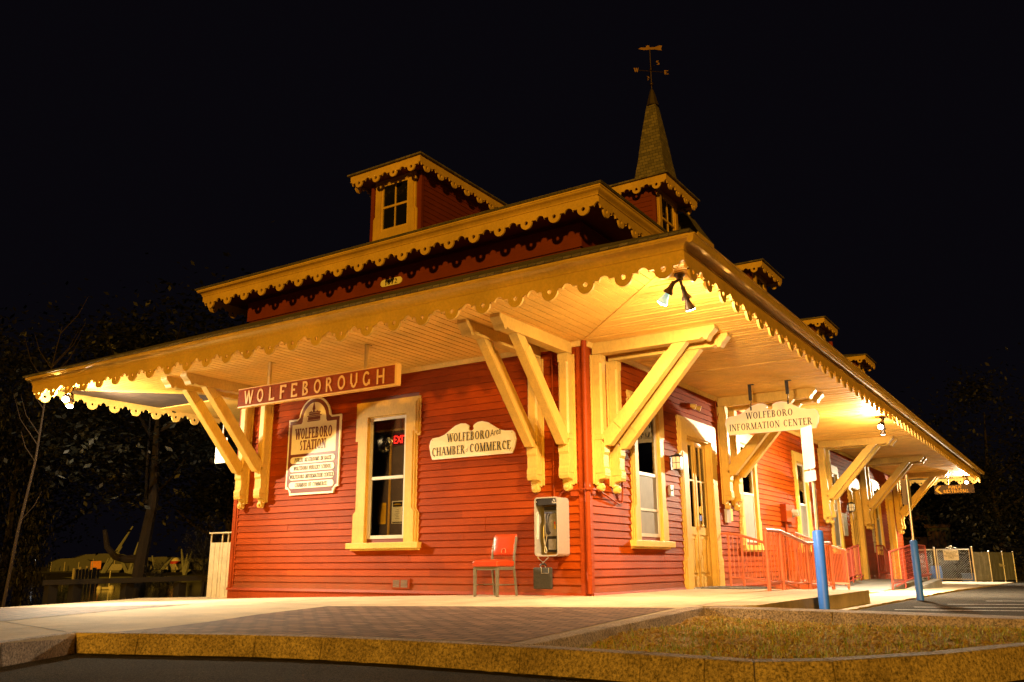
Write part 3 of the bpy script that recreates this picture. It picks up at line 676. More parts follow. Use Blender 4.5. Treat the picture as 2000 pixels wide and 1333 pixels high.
# ---- canopy: soffit boards
E2 = EAVE-.035
mb = MB()
def board(poly): mb.prism(poly, lambda u, v, t: (u, v, t), SOF, SOF+.014)
p = .145; x = -WID-E2
while x < E2:
    x1 = min(x+p-.018, E2)
    f = lambda q: -max(0.03, (q if q > 0 else (-(q+WID) if q < -WID else 0)))
    cuts = [x]+[c for c in (-WID, 0) if x < c < x1]+[x1]
    for u, v in zip(cuts[:-1], cuts[1:]): board([(u, f(u)), (u, -E2), (v, -E2), (v, f(v))][::1] if abs(f(u)+E2) > 1e-4 or abs(f(v)+E2) > 1e-4 else [(u, -E2), (v, -E2), (v, -E2+.001)])
    x += p
p = .118; y = -E2
while y < LEN+E2:
    y1 = min(y+p-.020, LEN+E2); dzb = random.uniform(-.004, .004)
    f = lambda q: max(.03, (-q if q < 0 else (q-LEN if q > LEN else 0)))
    cuts = [y]+[c for c in (0, LEN) if y < c < y1]+[y1]
    for u, v in zip(cuts[:-1], cuts[1:]):
        a_, b_ = min(f(u), E2-.001), min(f(v), E2-.001)
        mb.prism([(a_, u), (E2, u), (E2, v), (b_, v)], lambda u_, v_, t: (u_, v_, t+dzb), SOF+.002, SOF+.016)
    y += p
sof = mb.build("canopy_soffit", YELS, B)
mb = MB(); q = E2*.7071
def seam(x0, y0, x1, y1):
    d = Vector((x1-x0, y1-y0)).normalized(); n = Vector((-d.y, d.x))*.03
    mb.prism([(x0-n.x, y0-n.y), (x1-n.x, y1-n.y), (x1+n.x, y1+n.y), (x0+n.x, y0+n.y)], lambda u, v, t: (u, v, t), SOF-.008, SOF+.002)
for q in ((.03, -.03, E2, -E2), (-WID, -.03, -WID-E2, -E2), (.03, LEN, E2, LEN+E2)): mb = MB(); seam(*q); mb.build("seam_batten", YELS, sof)
mb = MB(); mb.box(-WID-E2, E2, -E2, 0, SOF+.02, SOF+.05); mb.box(0, E2, 0, LEN+E2, SOF+.02, SOF+.05); mb.box(-WID-E2, -WID, 0, LEN, SOF+.02, SOF+.05); mb.build("backing", WOODD, sof)
mb = MB(); mb.prism([(-WID-E2, 0), (-WID, 0), (-WID, LEN), (-WID-E2, LEN)], lambda u, v, t: (u, v, t), SOF, SOF+.014); mb.box(-WID, 0.03, LEN+.1, LEN+E2, SOF, SOF+.05); mb.build("rear_soffit", YELS, sof)
# ---- scalloped trim boards
def scallop(mb, fn, a0, n, pitch, ztop, zc, rd, ra, rh, d0, d1):
    """n cells from a0 along a; disc centre zc, radius rd, arch radius ra between discs, hole radius rh"""
    hp = pitch/2
    xs = sorted({0, hp, -hp}|{rd*math.sin(math.radians(t)) for t in range(-90, 91, 18)}|{s*(hp-ra*math.cos(math.radians(t))) for t in range(0, 91, 22) for s in (-1, 1)}|{rh*math.sin(math.radians(t)) for t in range(-90, 91, 36)})
    xs = [x for i, x in enumerate(xs) if i == 0 or x-xs[i-1] > 1e-5]
    def bot(x):
        ax = abs(x)
        if ax < rd-1e-6: return zc-math.sqrt(max(0, rd*rd-ax*ax))
        if ax > hp-ra: return zc+math.sqrt(max(0, ra*ra-(hp-ax)**2))*.95
        return zc
    sh = zc+.012
    for i in range(n):
        c = a0+pitch*(i+.5)
        for x0, x1 in zip(xs[:-1], xs[1:]):
            m = (x0+x1)/2
            if abs(m) < rd: b0 = zc-math.sqrt(max(0, rd*rd-x0*x0)); b1 = zc-math.sqrt(max(0, rd*rd-x1*x1))
            elif abs(m) > hp-ra: b0 = zc+math.sqrt(max(0, ra*ra-(hp-abs(x0))**2))*.95; b1 = zc+math.sqrt(max(0, ra*ra-(hp-abs(x1))**2))*.95
            else: b0 = b1 = zc+(.018 if abs(m) > rd+.03 else 0)
            parts = [(ztop, ztop, b0, b1)]
            if abs(m) < rh:
                h0, h1 = math.sqrt(max(0, rh*rh-x0*x0)), math.sqrt(max(0, rh*rh-x1*x1))
                parts = [(ztop, ztop, zc+h0, zc+h1), (zc-h0, zc-h1, b0, b1)]
            for t0, t1, u0, u1 in parts:
                o = len(mb.v); A, Bq = c+x0, c+x1
                mb.v += [fn(A, d0, t0), fn(Bq, d0, t1), fn(Bq, d0, u1), fn(A, d0, u0), fn(A, d1, t0), fn(Bq, d1, t1), fn(Bq, d1, u1), fn(A, d1, u0)]
                mb.f += [(o, o+1, o+2, o+3), (o+7, o+6, o+5, o+4), (o+3, o+2, o+6, o+7), (o+1, o, o+4, o+5)]
LF = WID+2*EAVE; RF = LEN+2*EAVE
Z1B, Z1T, ZC1 = 3.749, 3.887, 3.571
def FLe(a, n, z): return (a, -n, z)
mb = MB(); scallop(mb, FL, -WID-EAVE, 27, LF/27, Z1B, ZC1, .108, .066, .03, EAVE-.03, EAVE)
tr = mb.build("canopy_trim", YELT, B)
mb = MB(); scallop(mb, FR, -EAVE+.03, 64, (RF-.03)/64, Z1B, ZC1, .108, .066, .03, EAVE-.03, EAVE); mb.build("side_trim", YELT, tr)
mb = MB(); scallop(mb, FW, -EAVE, 64, RF/64, Z1B, ZC1, .108, .066, .03, EAVE-.03, EAVE)
scallop(mb, lambda a, n, z: (a, LEN+n, z), -WID-EAVE, 27, LF/27, Z1B, ZC1, .108, .066, .03, EAVE-.03, EAVE); mb.build("rear_trim", YELT, tr)
def crown(mb, off, z0, z1, proj):
    """moulded cornice round the whole rectangle at offset off"""
    h = z1-z0; prof = [(-.05, 0), (.012, 0), (.014, .12), (.006, .13), (.012, .2), (.03, .4), (.05, .52), (.075, .62), (proj-.012, .70), (proj-.01, .78), (proj, .8), (proj, 1.0), (-.05, 1.0)]
    prof = [(a, z0+b*h) for a, b in prof]; o = len(mb.v); n = len(prof)
    for sx, sy, cx, cy in ((1, -1, 0, 0), (1, 1, 0, LEN), (-1, 1, -WID, LEN), (-1, -1, -WID, 0)):
        for d, z in prof: mb.v.append((cx+sx*(off+d), cy+sy*(off+d), z))
    for k in range(4):
        k2 = (k+1) % 4
        for i in range(n):
            j = (i+1) % n; mb.f.append((o+k*n+i, o+k2*n+i, o+k2*n+j, o+k*n+j))
mb = MB(); crown(mb, EAVE, Z1B, Z1T, .106); cr = mb.build("canopy_cornice", YELT, B, smooth=True)
# gutter on the long side
mb = MB(); prof = [(EAVE+.085, 3.80), (EAVE+.11, 3.775), (EAVE+.145, 3.785), (EAVE+.16, 3.815), (EAVE+.165, 3.865), (EAVE+.178, 3.872), (EAVE+.178, 3.884), (EAVE+.108, 3.884)]
mb.prism(prof, lambda u, v, t: (u, t, v), -EAVE-.10, LEN+EAVE); mb.build("gutter", YELT, cr)
# canopy roof skirts
mb = MB(); EO = EAVE+.135; ZR = 5.18
def ring(z, off): return [(off, -off, z), (off, LEN+off, z), (-WID-off, LEN+off, z), (-WID-off, -off, z)]
a = ring(Z1T+.004, EO); a2 = ring(Z1T+.034, EO+.01); b = ring(ZR, 0)
mb.add(a+a2+b, [(k, (k+1) % 4, 4+(k+1) % 4, 4+k) for k in range(4)]+[(4+k, 4+(k+1) % 4, 8+(k+1) % 4, 8+k) for k in range(4)]+[(3, 2, 1, 0)]); mb.build("canopy_roof", SHING, B)
# ---- upper storey band, eaves, roof
mb = MB()
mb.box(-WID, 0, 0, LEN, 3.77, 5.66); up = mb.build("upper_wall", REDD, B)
mb = MB(); hexq(mb, FL, -WID-.04, .04, .001, .035, .001, .035, 5.20, 5.59); hexq(mb, FR, .04-.08, LEN+.04, .001, .034, .001, .034, 5.20, 5.59)
hexq(mb, FL, -WID-.06, .06, .036, .07, .036, .05, 5.572, 5.60); hexq(mb, FR, -.03, LEN+.04, .036, .07, .036, .05, 5.572, 5.60); mb.build("frieze_board", REDD, up)
E2b = .6603; Z2B, Z2T, ZC2 = 5.671, 5.794, 5.502
mb = MB(); mb.box(-WID-E2b+.03, E2b-.03, -E2b+.03, LEN+E2b-.03, 5.662, 5.70); mb.build("upper_soffit", REDD, up)
LF2 = WID+2*E2b; RF2 = LEN+2*E2b
mb = MB(); scallop(mb, FL, -WID-E2b, 18, LF2/18, Z2B, ZC2, .10, .07, .032, E2b-.03, E2b); ut = mb.build("upper_trim", YELT, B)
mb = MB(); scallop(mb, FR, -E2b+.03, 54, (RF2-.03)/54, Z2B, ZC2, .10, .07, .032, E2b-.03, E2b); scallop(mb, FW, -E2b, 54, RF2/54, Z2B, ZC2, .10, .07, .032, E2b-.03, E2b); mb.build("side_trim", YELT, ut)
mb = MB(); crown(mb, E2b, Z2B, Z2T, .093); mb.build("upper_cornice", YELT, B, smooth=True)
mb = MB(); EO = E2b+.115; a = ring(Z2T+.003, EO); a2 = ring(Z2T+.03, EO+.01); rz = 5.82+.40*(WID/2+EO)
rg = [(-WID/2, WID/2, rz), (-WID/2, LEN-WID/2, rz)]
mb.add(a+a2+rg, [(k, (k+1) % 4, 4+(k+1) % 4, 4+k) for k in range(4)]+[(3, 2, 1, 0), (7, 4, 8), (4, 5, 9, 8), (5, 6, 9), (6, 7, 8, 9)]); mb.build("main_roof", SHING, B)
mb = MB(); mb.tube([(-.3, 17.9, 6.0), (-.3, 17.9, 7.55)], .07, 10); mb.build("vent_pipe", REDTRIM, B, smooth=True)
# ---- dormers (built once for the end, then copies turned for the long side)
def dormer(fn, c, hw=.585, zt=7.35, z0=5.9, depth=3.0, ov=.245, spire=False):
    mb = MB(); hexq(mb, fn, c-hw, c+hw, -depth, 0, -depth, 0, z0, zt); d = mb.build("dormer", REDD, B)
    for s in (-1, 1):
        mb = MB(); z = z0
        while z < zt-.02:
            P = c+s*hw
            for q in range(1): mb.hexa([fn(P, -depth, z), fn(P+s*.016, -depth, z), fn(P+s*.016, 0, z), fn(P, 0, z)], [fn(P, -depth, z+.11), fn(P+s*.004, -depth, z+.11), fn(P+s*.004, 0, z+.11), fn(P, 0, z+.11)])
            z += .1
        hexq(mb, fn, c+s*(hw-.06), c+s*(hw+.02), -.05, .02, -.05, .02, z0, zt); mb.build("cheek_boards", REDD, d)
    # window in the face
    mb = MB(); cw, ow = .48, .33; zo0, zo1 = 6.34, 7.28
    for s in (-1, 1):
        for i_, (d0, d1) in enumerate(((0, .035), (.035, .055))):
            o = cw-.04*i_
            mb.prism([(c+s*ow, 6.12), (c+s*(o+.04), 6.12), (c+s*(o+.04), 6.62), (c+s*o, 6.68), (c+s*o, zo1), (c+s*ow, zo1)], lambda u, v, t: fn(u, t, v), d0, d1)
    hexq(mb, fn, c-cw, c+cw, 0, .05, 0, .05, zo1, zo1+.11); hexq(mb, fn, c-ow, c+ow, 0, .06, 0, .06, 6.12, zo0)
    mb.build("window_casing", YEL, d)
    mb = MB(); mid = (zo0+zo1)/2
    for s in (-1, 1): bar(mb, fn, c+s*ow, c+s*(ow-.045), zo0, zo1, .012, .036)
    bar(mb, fn, c-ow+.045, c+ow-.045, zo1-.04, zo1, .012, .036); bar(mb, fn, c-ow+.045, c+ow-.045, zo0, zo0+.05, .012, .036); bar(mb, fn, c-ow+.045, c+ow-.045, mid-.02, mid+.02, .012, .04); bar(mb, fn, c-.013, c+.013, zo0+.05, zo1-.04, .014, .03)
    mb.build("sash", YELT, d)
    mb = MB(); bar(mb, fn, c-ow+.002, c+ow-.002, zo0+.002, zo1-.002, .003, .011); mb.build("pane", M("dark_window_glass", (.008, .008, .01), .08), d)
    # scalloped eaves trim and hipped cap
    e = hw+ov; zt1, zc = 7.455, 7.285
    mb = MB(); scallop(mb, fn, c-e, 4, 2*e/4, zt1, zc, .085, .055, .03, .325, .35)
    for s in (-1, 1):
        scallop(mb, lambda a, n, z, s=s: fn(c+s*n, a, z), -2.9, 8, 3.25/8, zt1, zc, .085, .055, .03, e-.025, e-.0005)
    mb.build("eaves_trim", YELT, d)
    mb = MB(); hexq(mb, fn, c-e+.026, c+e-.026, -2.9, .324, -2.9, .324, 7.36, 7.385); mb.build("eaves_soffit", REDD, d)
    mb = MB(); o = .05; fr = [(c-e-o, .40), (c+e+o, .40), (c+e+o, -3.0), (c-e-o, -3.0)]
    v = [fn(a_, n_, 7.456) for a_, n_ in fr]+[fn(a_, n_, 7.485) for a_, n_ in fr]+([fn(c, -.45, 7.75), fn(c, -3.0, 7.75)])
    mb.add(v, [(k, (k+1) % 4, 4+(k+1) % 4, 4+k) for k in range(4)]+[(3, 2, 1, 0), (4, 5, 8), (5, 6, 9, 8), (6, 7, 9), (7, 4, 8, 9)]); mb.build("dormer_roof", SHING, d)
    return d
dormer(FL, -3.79, .585)
for c in (9.28, 15.2, 20.9): dormer(FR, c, .57)
# tower dormer with spire
tw = dormer(FR, 3.53, .53, depth=1.6)
mb = MB(); cx, cy = -.27, 3.77
prof = [(.42, 7.47), (.34, 7.75), (.265, 8.24), (.20, 8.77), (.095, 9.5), (.04, 9.75), (.0, 9.9)]
vs = []; fs = []
for i, (h, z) in enumerate(prof):
    vs += [(cx+h, cy-h, z), (cx+h, cy+h, z), (cx-h, cy+h, z), (cx-h, cy-h, z)]
    if i: fs += [(i*4-4+k, i*4-4+(k+1) % 4, i*4+(k+1) % 4, i*4+k) for k in range(4)]
mb.add(vs, fs); mb.build("spire", SHING, tw)
mb = MB(); mb.lathe((cx, cy, 9.50), (0, 0, 1), [(.14, 0), (.125, .03), (.085, .2), (.04, .36), (.0, .45)], 8); mb.build("spire_cap", M("lead_cap", (.06, .045, .03), .6, .4), tw)
mb = MB(); v = [(.42, 4.08, 6.72), (.42, 4.92, 6.72), (-1.5, 4.92, 6.72), (.10, 4.45, 7.34), (.10, 4.08, 7.34), (-1.5, 4.45, 7.34)]
mb.add(v, [(0, 1, 3, 4), (1, 2, 5, 3)]); mb.box(.30, .40, 4.1, 4.90, 6.63, 6.715); mb.box(-1.4, .30, 4.82, 4.90, 6.63, 6.715); sk = mb.build("skirt_roof", SHING, tw)
mb = MB(); mb.box(.40, .425, 4.06, 4.92, 6.62, 6.717); mb.box(-1.4, .40, 4.90, 4.92, 6.62, 6.717); mb.build("skirt_fascia", YELT, tw)
# ---- canopy brackets (one built per wall direction; the others are copies)
def bracket(fn, c):
    def pr(mb, pts, hw): mb.prism(pts, lambda u, v, t: fn(c+t, u, v), -hw, hw)
    mb = MB()
    hexq(mb, fn, c-.115, c+.115, .022, .05, .022, .05, 1.58, 3.51)          # back plate
    hexq(mb, fn, c-.082, c+.082, .05, .164, .05, .164, 1.735, 2.219)
    for s in (-1, 1): pass
    ch = .03
    mb.prism([(-.085, .05), (.085, .05), (.085, .17), (.085-ch, .195), (-.085+ch, .195), (-.085, .17)], lambda u, v, t: fn(c+u, v, t), 2.30, 3.38)
    hexq(mb, fn, c-.085, c+.085, .05, .195, .05, .195, 2.22, 2.30); hexq(mb, fn, c-.085, c+.085, .05, .195, .05, .195, 3.38, 3.51)
    pr(mb, [(.165, 1.73), (.215, 1.73), (.215, 1.80), (.195, 1.83), (.195, 2.0), (.215, 2.04), (.215, 2.14), (.165, 2.20)], .085)
    pr(mb, [(.05, 1.56), (.085, 1.56)]+arc(.135, 1.60, .05, .05, 220, 90, 5)+[(.20, 1.655), (.215, 1.70), (.215, 1.73), (.05, 1.73)], .085)
    b = mb.build("bracket", YEL, B, bevel=.005)
    mb = MB()
    og = [(1.75, 3.515), (1.80, 3.54)]+arc(1.845, 3.535, .035, .04, 180, 330, 5)+[(1.90, 3.56), (1.945, 3.60), (1.985, 3.645), (1.985, SOF-.001)]
    pr(mb, [(.05, SOF-.001), (.05, 3.515)]+og, .085); mb.build("beam", YEL, b, bevel=.005)
    mb = MB(); # brace with chamfered middle
    p0, p1 = Vector((.20, 2.13)), Vector((1.45, 3.514)); d = (p1-p0).normalized(); n = Vector((-d.y, d.x)); h = .085
    a_ = p0-n*0; L = (p1-p0).length
    pts = [(.196, 2.13), (.30, 2.135), (1.555, 3.513), (1.34, 3.513), (.196, 2.33)]
    pr(mb, pts, .068)
    q0, q1 = Vector((.44, 2.43)), Vector((1.30, 3.37))
    for s in (-1, 1):
        mb.prism([(q0.x-.075, q0.y+.045), (q0.x+.045, q0.y-.075), (q1.x+.045, q1.y-.075), (q1.x-.075, q1.y+.045)], lambda u, v, t: fn(c+t*s, u, v), .068, .078)
    mb.build("brace", YEL, b, bevel=.004)
    mb = MB(); k = fn(c, .13, 1.545); ax = Vector(fn(0, 1, 0)); mb.lathe(fn(c, .055, 1.535), ax, [(.0, 0), (.062, 0), (.062, .07), (.055, .082), (.03, .086), (.028, .10), (.0, .11)], 16); mb.build("roundel", YEL, b, smooth=True)
    return b
def spread(b0, vecs):
    for v in vecs:
        b = dup(b0, B); b.location = Vector(v)
b0 = bracket(FL, -.255); spread(b0, [(-.545, 0, 0), (-6.535, 0, 0), (-7.08, 0, 0)])
b1 = bracket(FR, .26); spread(b1, [(0, d, 0) for d in (.53, 5.40, 5.94, 13.29, 13.83-.02, 18.50, 19.04, 24.20, 24.75)])
# ------------------------------------------------------------------ floodlights under the canopy corners
LAMPC = (1, .675, .37); LAMPW = (1, .82, .55)
def spot(name, loc, aim, power, size=172, col=LAMPC, parent=None, rad=.05):
    l = bpy.data.lights.new(name, 'SPOT'); o = bpy.data.objects.new(name, l); COL.objects.link(o); l.energy = power; l.color = col
    l.spot_size = math.radians(size); l.spot_blend = 1.0; l.shadow_soft_size = rad
    o.location = Vector(loc)-(WL[parent] if parent else Vector()); o.rotation_euler = Vector(aim).normalized().to_track_quat('-Z', 'Y').to_euler()
    if parent: o.parent = parent
    return o
BULB = emis("lamp_lens", (1, .93, .78), 26)
TEAL = None
def tealmat():
    m, nt, p = new_mat("frosted_teal_glass"); p.inputs["Base Color"].default_value = (.45, .75, .72, 1); p.inputs["Roughness"].default_value = .25
    p.inputs["Emission Color"].default_value = (.42, .82, .78, 1); p.inputs["Emission Strength"].default_value = .55; return m
TEAL = tealmat()
def flood(name, label, mount, heads, col, group=None):
    t = thing("floodlight", label, "floodlight", mount, group)
    m = Vector(mount); mb = MB(); mb.lathe(m, (0, 0, -1), [(.0, .001), (.065, .001), (.065, .02), (.045, .04), (.04, .07), (.0, .075)], 14)
    mb.build("mount_plate", BRONZE, t, smooth=True)
    for k, (neck, ax, teal, aim, pw) in enumerate(heads):
        pw = (pw[0]*PW, pw[1]*PW, pw[2], pw[3]*PW)
        n_ = Vector(neck); ax = Vector(ax).normalized(); mb = MB()
        mb.tube([m+Vector((0, 0, -.06)), (m+Vector((0, 0, -.06))+n_)/2+Vector((0, 0, -.005)), n_], [.022, .018, .022], 8)
        mb.lathe(n_, ax, [(.0, -.02), (.026, -.02), (.028, .04), (.036, .075), (.056, .105), (.062, .135), (.058, .135), (.05, .11), (.0, .09)], 16)
        mb.build("lampholder", BRONZE, t, smooth=True)
        mb = MB()
        prof = [(.022, .10), (.03, .15), (.042, .19), (.056, .225), (.063, .25), (.06, .262)]
        mb.lathe(n_, ax, prof, 18); mb.build("reflector_bulb", TEAL if teal else BRONZE, t, smooth='all')
        mb = MB(); mb.lathe(n_, ax, [(.06, .262), (.05, .272), (.0, .278)], 18); mb.build("lens", BULB, t, smooth='all')
        spot("flood_beam", n_+ax*.34, aim, pw[0], pw[2], col, t); spot("flood_spill", n_+ax*.33, aim, pw[1], 175, col, t)
        gl = bpy.data.lights.new("bulb_glow", 'POINT'); go = bpy.data.objects.new("bulb_glow", gl); COL.objects.link(go); gl.energy = pw[3]; gl.color = col; gl.shadow_soft_size = .04; go.location = n_+ax*.36-m; go.parent = t
    return t
PW = 1.35
flood("near", "bronze twin floodlight with a pale teal bulb under the nearest canopy corner", (2.42, -2.12, SOF),
      [((2.36, -2.18, 3.575), (-.55, .02, -.80), True, (-.58, .34, -.74), (660, 230, 84, 26)), ((2.40, -1.98, 3.56), (.12, .45, -.88), False, (-.18, .84, -.48), (900, 250, 100, 52))], LAMPC)
flood("lake", "glaring twin floodlight under the far left canopy corner by the lake", (-9.62, -2.36, SOF),
      [((-9.58, -2.42, 3.57), (.62, -.45, -.55), False, (.80, .10, -.56), (3600, 560, 72, 190)), ((-9.66, -2.28, 3.57), (.3, -.3, -.9), False, (.16, .97, .10), (900, 110, 80, 90))], LAMPW)
flood("mid", "glaring twin floodlight halfway along the right canopy edge", (2.38, 10.0, SOF),
      [((2.36, 9.88, 3.56), (.05, -.85, -.55), False, (-.40, -.70, -.60), (1250, 1000, 95, 150)), ((2.36, 10.12, 3.56), (-.2, .5, -.85), False, (.18, .35, -.92), (2200, 1000, 125, 70))], LAMPW)
flood("end", "glaring twin floodlight at the far right canopy corner above the restrooms arrow", (2.32, 27.1, SOF),
      [((2.30, 26.98, 3.56), (.05, -.85, -.5), False, (-.35, -.75, -.55), (1400, 1200, 95, 150)), ((2.34, 27.2, 3.56), (.1, -.3, -.95), False, (.1, -.1, -.99), (700, 120, 95, 60))], LAMPW)

# ------------------------------------------------------------------ signs
def TX(mb, s, org, U, w, h, **k): text(mb, s, org, U, (0, 0, 1), w, h, **k)
# hanging station name board
t = thing("station_name_sign", "long dark red WOLFEBOROUGH board with yellow letters hanging from the canopy", "sign", (-3.92, -1.7, 3.0))
x0, x1 = -5.655, -2.21; mb = MB(); mb.box(x0, x1, -1.70, -1.62, 3.02, 3.30); mb.build("board", REDSIGN, t)
mb = MB(); mb.box(x0, x1+.03, -1.70, -1.61, 2.995, 3.019); mb.box(x1, x1+.035, -1.71, -1.61, 3.0195, 3.325); mb.box(x0, x1, -1.705, -1.61, 3.301, 3.315); mb.build("edge_trim", GOLD, t)
mb = MB(); names = "WOLFEBOROUGH"; xs_ = [474, 500, 528, 547, 570, 592, 614, 637, 661, 685, 710, 736]; xe = [497, 518, 541, 563, 584, 608, 628, 653, 677, 702, 726, 753]
def xat(px, y=-1.702):   # horizontal position on the board plane for a column measured on the picture's board line
    return x0+(px-466)/(773-466)*0
pos = [.135, .43, .70, .945, 1.20, 1.45, 1.705, 1.95, 2.20, 2.45, 2.70, 2.965]
wds = [.21, .17, .15, .165, .16, .165, .17, .165, .175, .175, .175, .185]
pos = [p*3.445/3.30*.985+.02 for p in pos]
for ch, p_, wd_ in zip(names, pos, wds): TX(mb, ch, (x0+p_, -1.70, 3.045), (1, 0, 0), wd_, .225, T=.15, t=.15, sh=0)
mb.build("lettering", GOLD, t)
mb = MB()
for xx in (-4.93, -2.81): mb.box(xx-.012, xx+.035, -1.715, -1.675, 3.31, SOF); mb.box(xx-.012, xx+.035, -1.715, -1.60, SOF-.012, SOF-.001)
mb.build("hanger", YEL, t)
# shaped boards
def outline(w, h):
    L = [(.07, 0), (.03, .09), (.0, .22), (.025, .31), (.065, .35), (.20, .36), (.31, .39), (.42, .455), (.53, .52), (.64, .548), (.73, .54), (.79, .51), (.81, .49), (.80, .475), (.795, .455), (.81, .425), (.85, .41)]
    L = [(x*w/1.7, y*h/.548) for x, y in L]; return L+[(w-x, y) for x, y in reversed(L[:-1])]
def shaped(t, org, U, N, w, h, th):
    U = Vector(U); N = Vector(N); org = Vector(org); o = outline(w, h); c = Vector((w/2, h*.43))
    P = lambda u, v, d: org+U*u+Vector((0, 0, v))+N*d
    mb = MB(); mb.prism(o, P, 0, th); mb.build("board", WHITEP, t)
    i1 = [(c.x+(u-c.x)*.972, c.y+(v-c.y)*.935) for u, v in o]; i2 = [(c.x+(u-c.x)*.94, c.y+(v-c.y)*.86) for u, v in o]
    mb = MB(); mb.prism(i1, P, th, th+.003); mb.build("face", CREAM, t)
t = thing("chamber_sign", "cream scalloped sign reading WOLFEBORO Area CHAMBER of COMMERCE on the red end wall", "sign", (-2.02, -.03, 2.1))
shaped(t, (-2.865, -.028, 2.10), (1, 0, 0), (0, -1, 0), 1.69, .545, .03)
mb = MB(); TX(mb, "WOLFEBORO", (-2.49, -.061, 2.36), (1, 0, 0), .83, .135); TX(mb, "CHAMBER", (-2.80, -.061, 2.155), (1, 0, 0), .66, .135); TX(mb, "COMMERCE", (-2.045, -.061, 2.165), (1, 0, 0), .78, .135)
mb.build("lettering", BLACK, t)
plaintext("script_lettering", "Area", .15, (-1.645, -.061, 2.385), (.985, 0, .17), (-.17, 0, .985), BLACK, t, .20, 'LEFT', .3)
plaintext("script_lettering", "of", .11, (-2.125, -.061, 2.18), (1, 0, 0), (0, 0, 1), GREYSTEEL, t, .055, 'LEFT', .3)
mb = MB()
for u, v in ((.12, .05), (1.57, .05), (.07, .32), (1.62, .32)): mb.lathe((-2.865+u, -.061, 2.1+v), (0, -1, 0), [(.008, 0), (.006, .003), (0, .004)], 8)
mb.build("screw", GREYSTEEL, t)
t = thing("information_sign", "cream scalloped WOLFEBORO INFORMATION CENTER sign hanging by two straps from the right canopy", "sign", (1.37, 4.62, 2.77))
shaped(t, (.515, 4.64, 2.772), (1, 0, 0), (0, -1, 0), 1.73, .545, .035)
mb = MB(); TX(mb, "WOLFEBORO", (.93, 4.602, 3.04), (1, 0, 0), .86, .125); TX(mb, "INFORMATION CENTER", (.595, 4.602, 2.845), (1, 0, 0), 1.52, .125); mb.build("lettering", BLACK, t)
mb = MB()
for xx, zz in ((1.03, 3.26), (1.72, 3.31)):
    mb.box(xx-.03, xx+.03, 4.605, 4.62, zz+.13, SOF-.012); mb.box(xx-.03, xx+.08, 4.59, 4.66, SOF-.012, SOF-.001); mb.tube([(xx, 4.62, zz+.13), (xx+.01, 4.62, zz+.10), (xx, 4.62, zz+.07), (xx, 4.62, zz+.0)], .009, 6); mb.box(xx-.015, xx+.015, 4.598, 4.60, zz-.06, zz+.01)
mb.build("hanger", IRON, t)
# directory board
t = thing("directory_sign", "arched brown WOLFEBORO STATION directory board with four cream name plates on the end wall", "sign", (-5.52, -.03, 1.68))
X0, Z0 = -6.20, 1.675; Wd, Hs_, Ht = 1.32, 1.385, 1.765
def dirout(i):
    cx = Wd/2; r = .40-i
    o = [(.10+i, i)]+[(i+.10*math.sin(math.radians(90-a)), i+.10*(1-math.cos(math.radians(90-a)))) for a in ()]
    o = [(Wd-.11-i, i), (Wd-.11-i, .04+i), (Wd-.08-i, .10), (Wd-.03-i, .115+i), (Wd-i, .115+i), (Wd-i, Hs_-i), (cx+.44-i*.2, Hs_-i), (cx+.40-i, Hs_+.02)]
    o += arc(cx, Hs_-.02, r, r, 5, 175, 16)
    o += [(cx-.40+i, Hs_+.02), (cx-.44+i*.2, Hs_-i), (i, Hs_-i), (i, .115+i), (.03+i, .115+i), (.08+i, .10), (.11+i, .04+i), (.11+i, i)]
    return o
P = lambda u, v, d: (X0+u, -.025-d, Z0+v)
mb = MB(); mb.prism(dirout(0), P, 0, .03); mb.build("board", CREAM, t)
mb = MB(); mb.prism(dirout(.035), P, .03, .033); mb.build("field", BROWN, t)
cx = Wd/2; mb = MB()
mb.prism([(.10, .735), (Wd-.10, .735), (Wd-.10, Hs_-.10), (cx+.33, Hs_-.10)]+arc(cx, Hs_-.06, .30, .34, 0, 180, 14)+[(cx-.33, Hs_-.10), (.10, Hs_-.10)], P, .033, .036)
plates = [.565, .415, .265, .115]
for z in plates: mb.prism(arc(.10+.06, z+.06, .06, .06, 90, 270, 6)+arc(Wd-.16, z+.06, .06, .06, -90, 90, 6), P, .033, .040)
mb.build("name_plate", CREAM, t)
mb = MB(); sl = dict(T=.22, t=.12, sh=.12, st=.13, gap=.07)
TX(mb, "WOLFEBORO", (X0+.20, -.062, Z0+1.005), (1, 0, 0), .93, .20, **sl); TX(mb, "STATION", (X0+.325, -.062, Z0+.80), (1, 0, 0), .66, .18, **sl)
mb.build("lettering", BROWN, t)
sm = dict(T=.15, t=.13, sh=.12, st=.2, gap=.10, depth=.002); mb = MB()
for s, z, a, b in (("PUBLIC RESTROOMS IN BACK", plates[0], .22, .92), ("WOLFEBORO NURSERY SCHOOL", plates[1], .20, .94), ("WOLFEBORO INFORMATION CENTER", plates[2], .115, 1.09), ("CHAMBER OF COMMERCE", plates[3], .26, .80)):
    TX(mb, s, (X0+a, -.0655, Z0+z+.025), (1, 0, 0), b, .072, **sm)
mb.build("small_lettering", BLACK, t)
mb = MB(); lx, lz = X0+cx, Z0+1.34   # printed emblem of the little station
Q = lambda u, v, d: (lx+u, -.0612-d, lz+v)
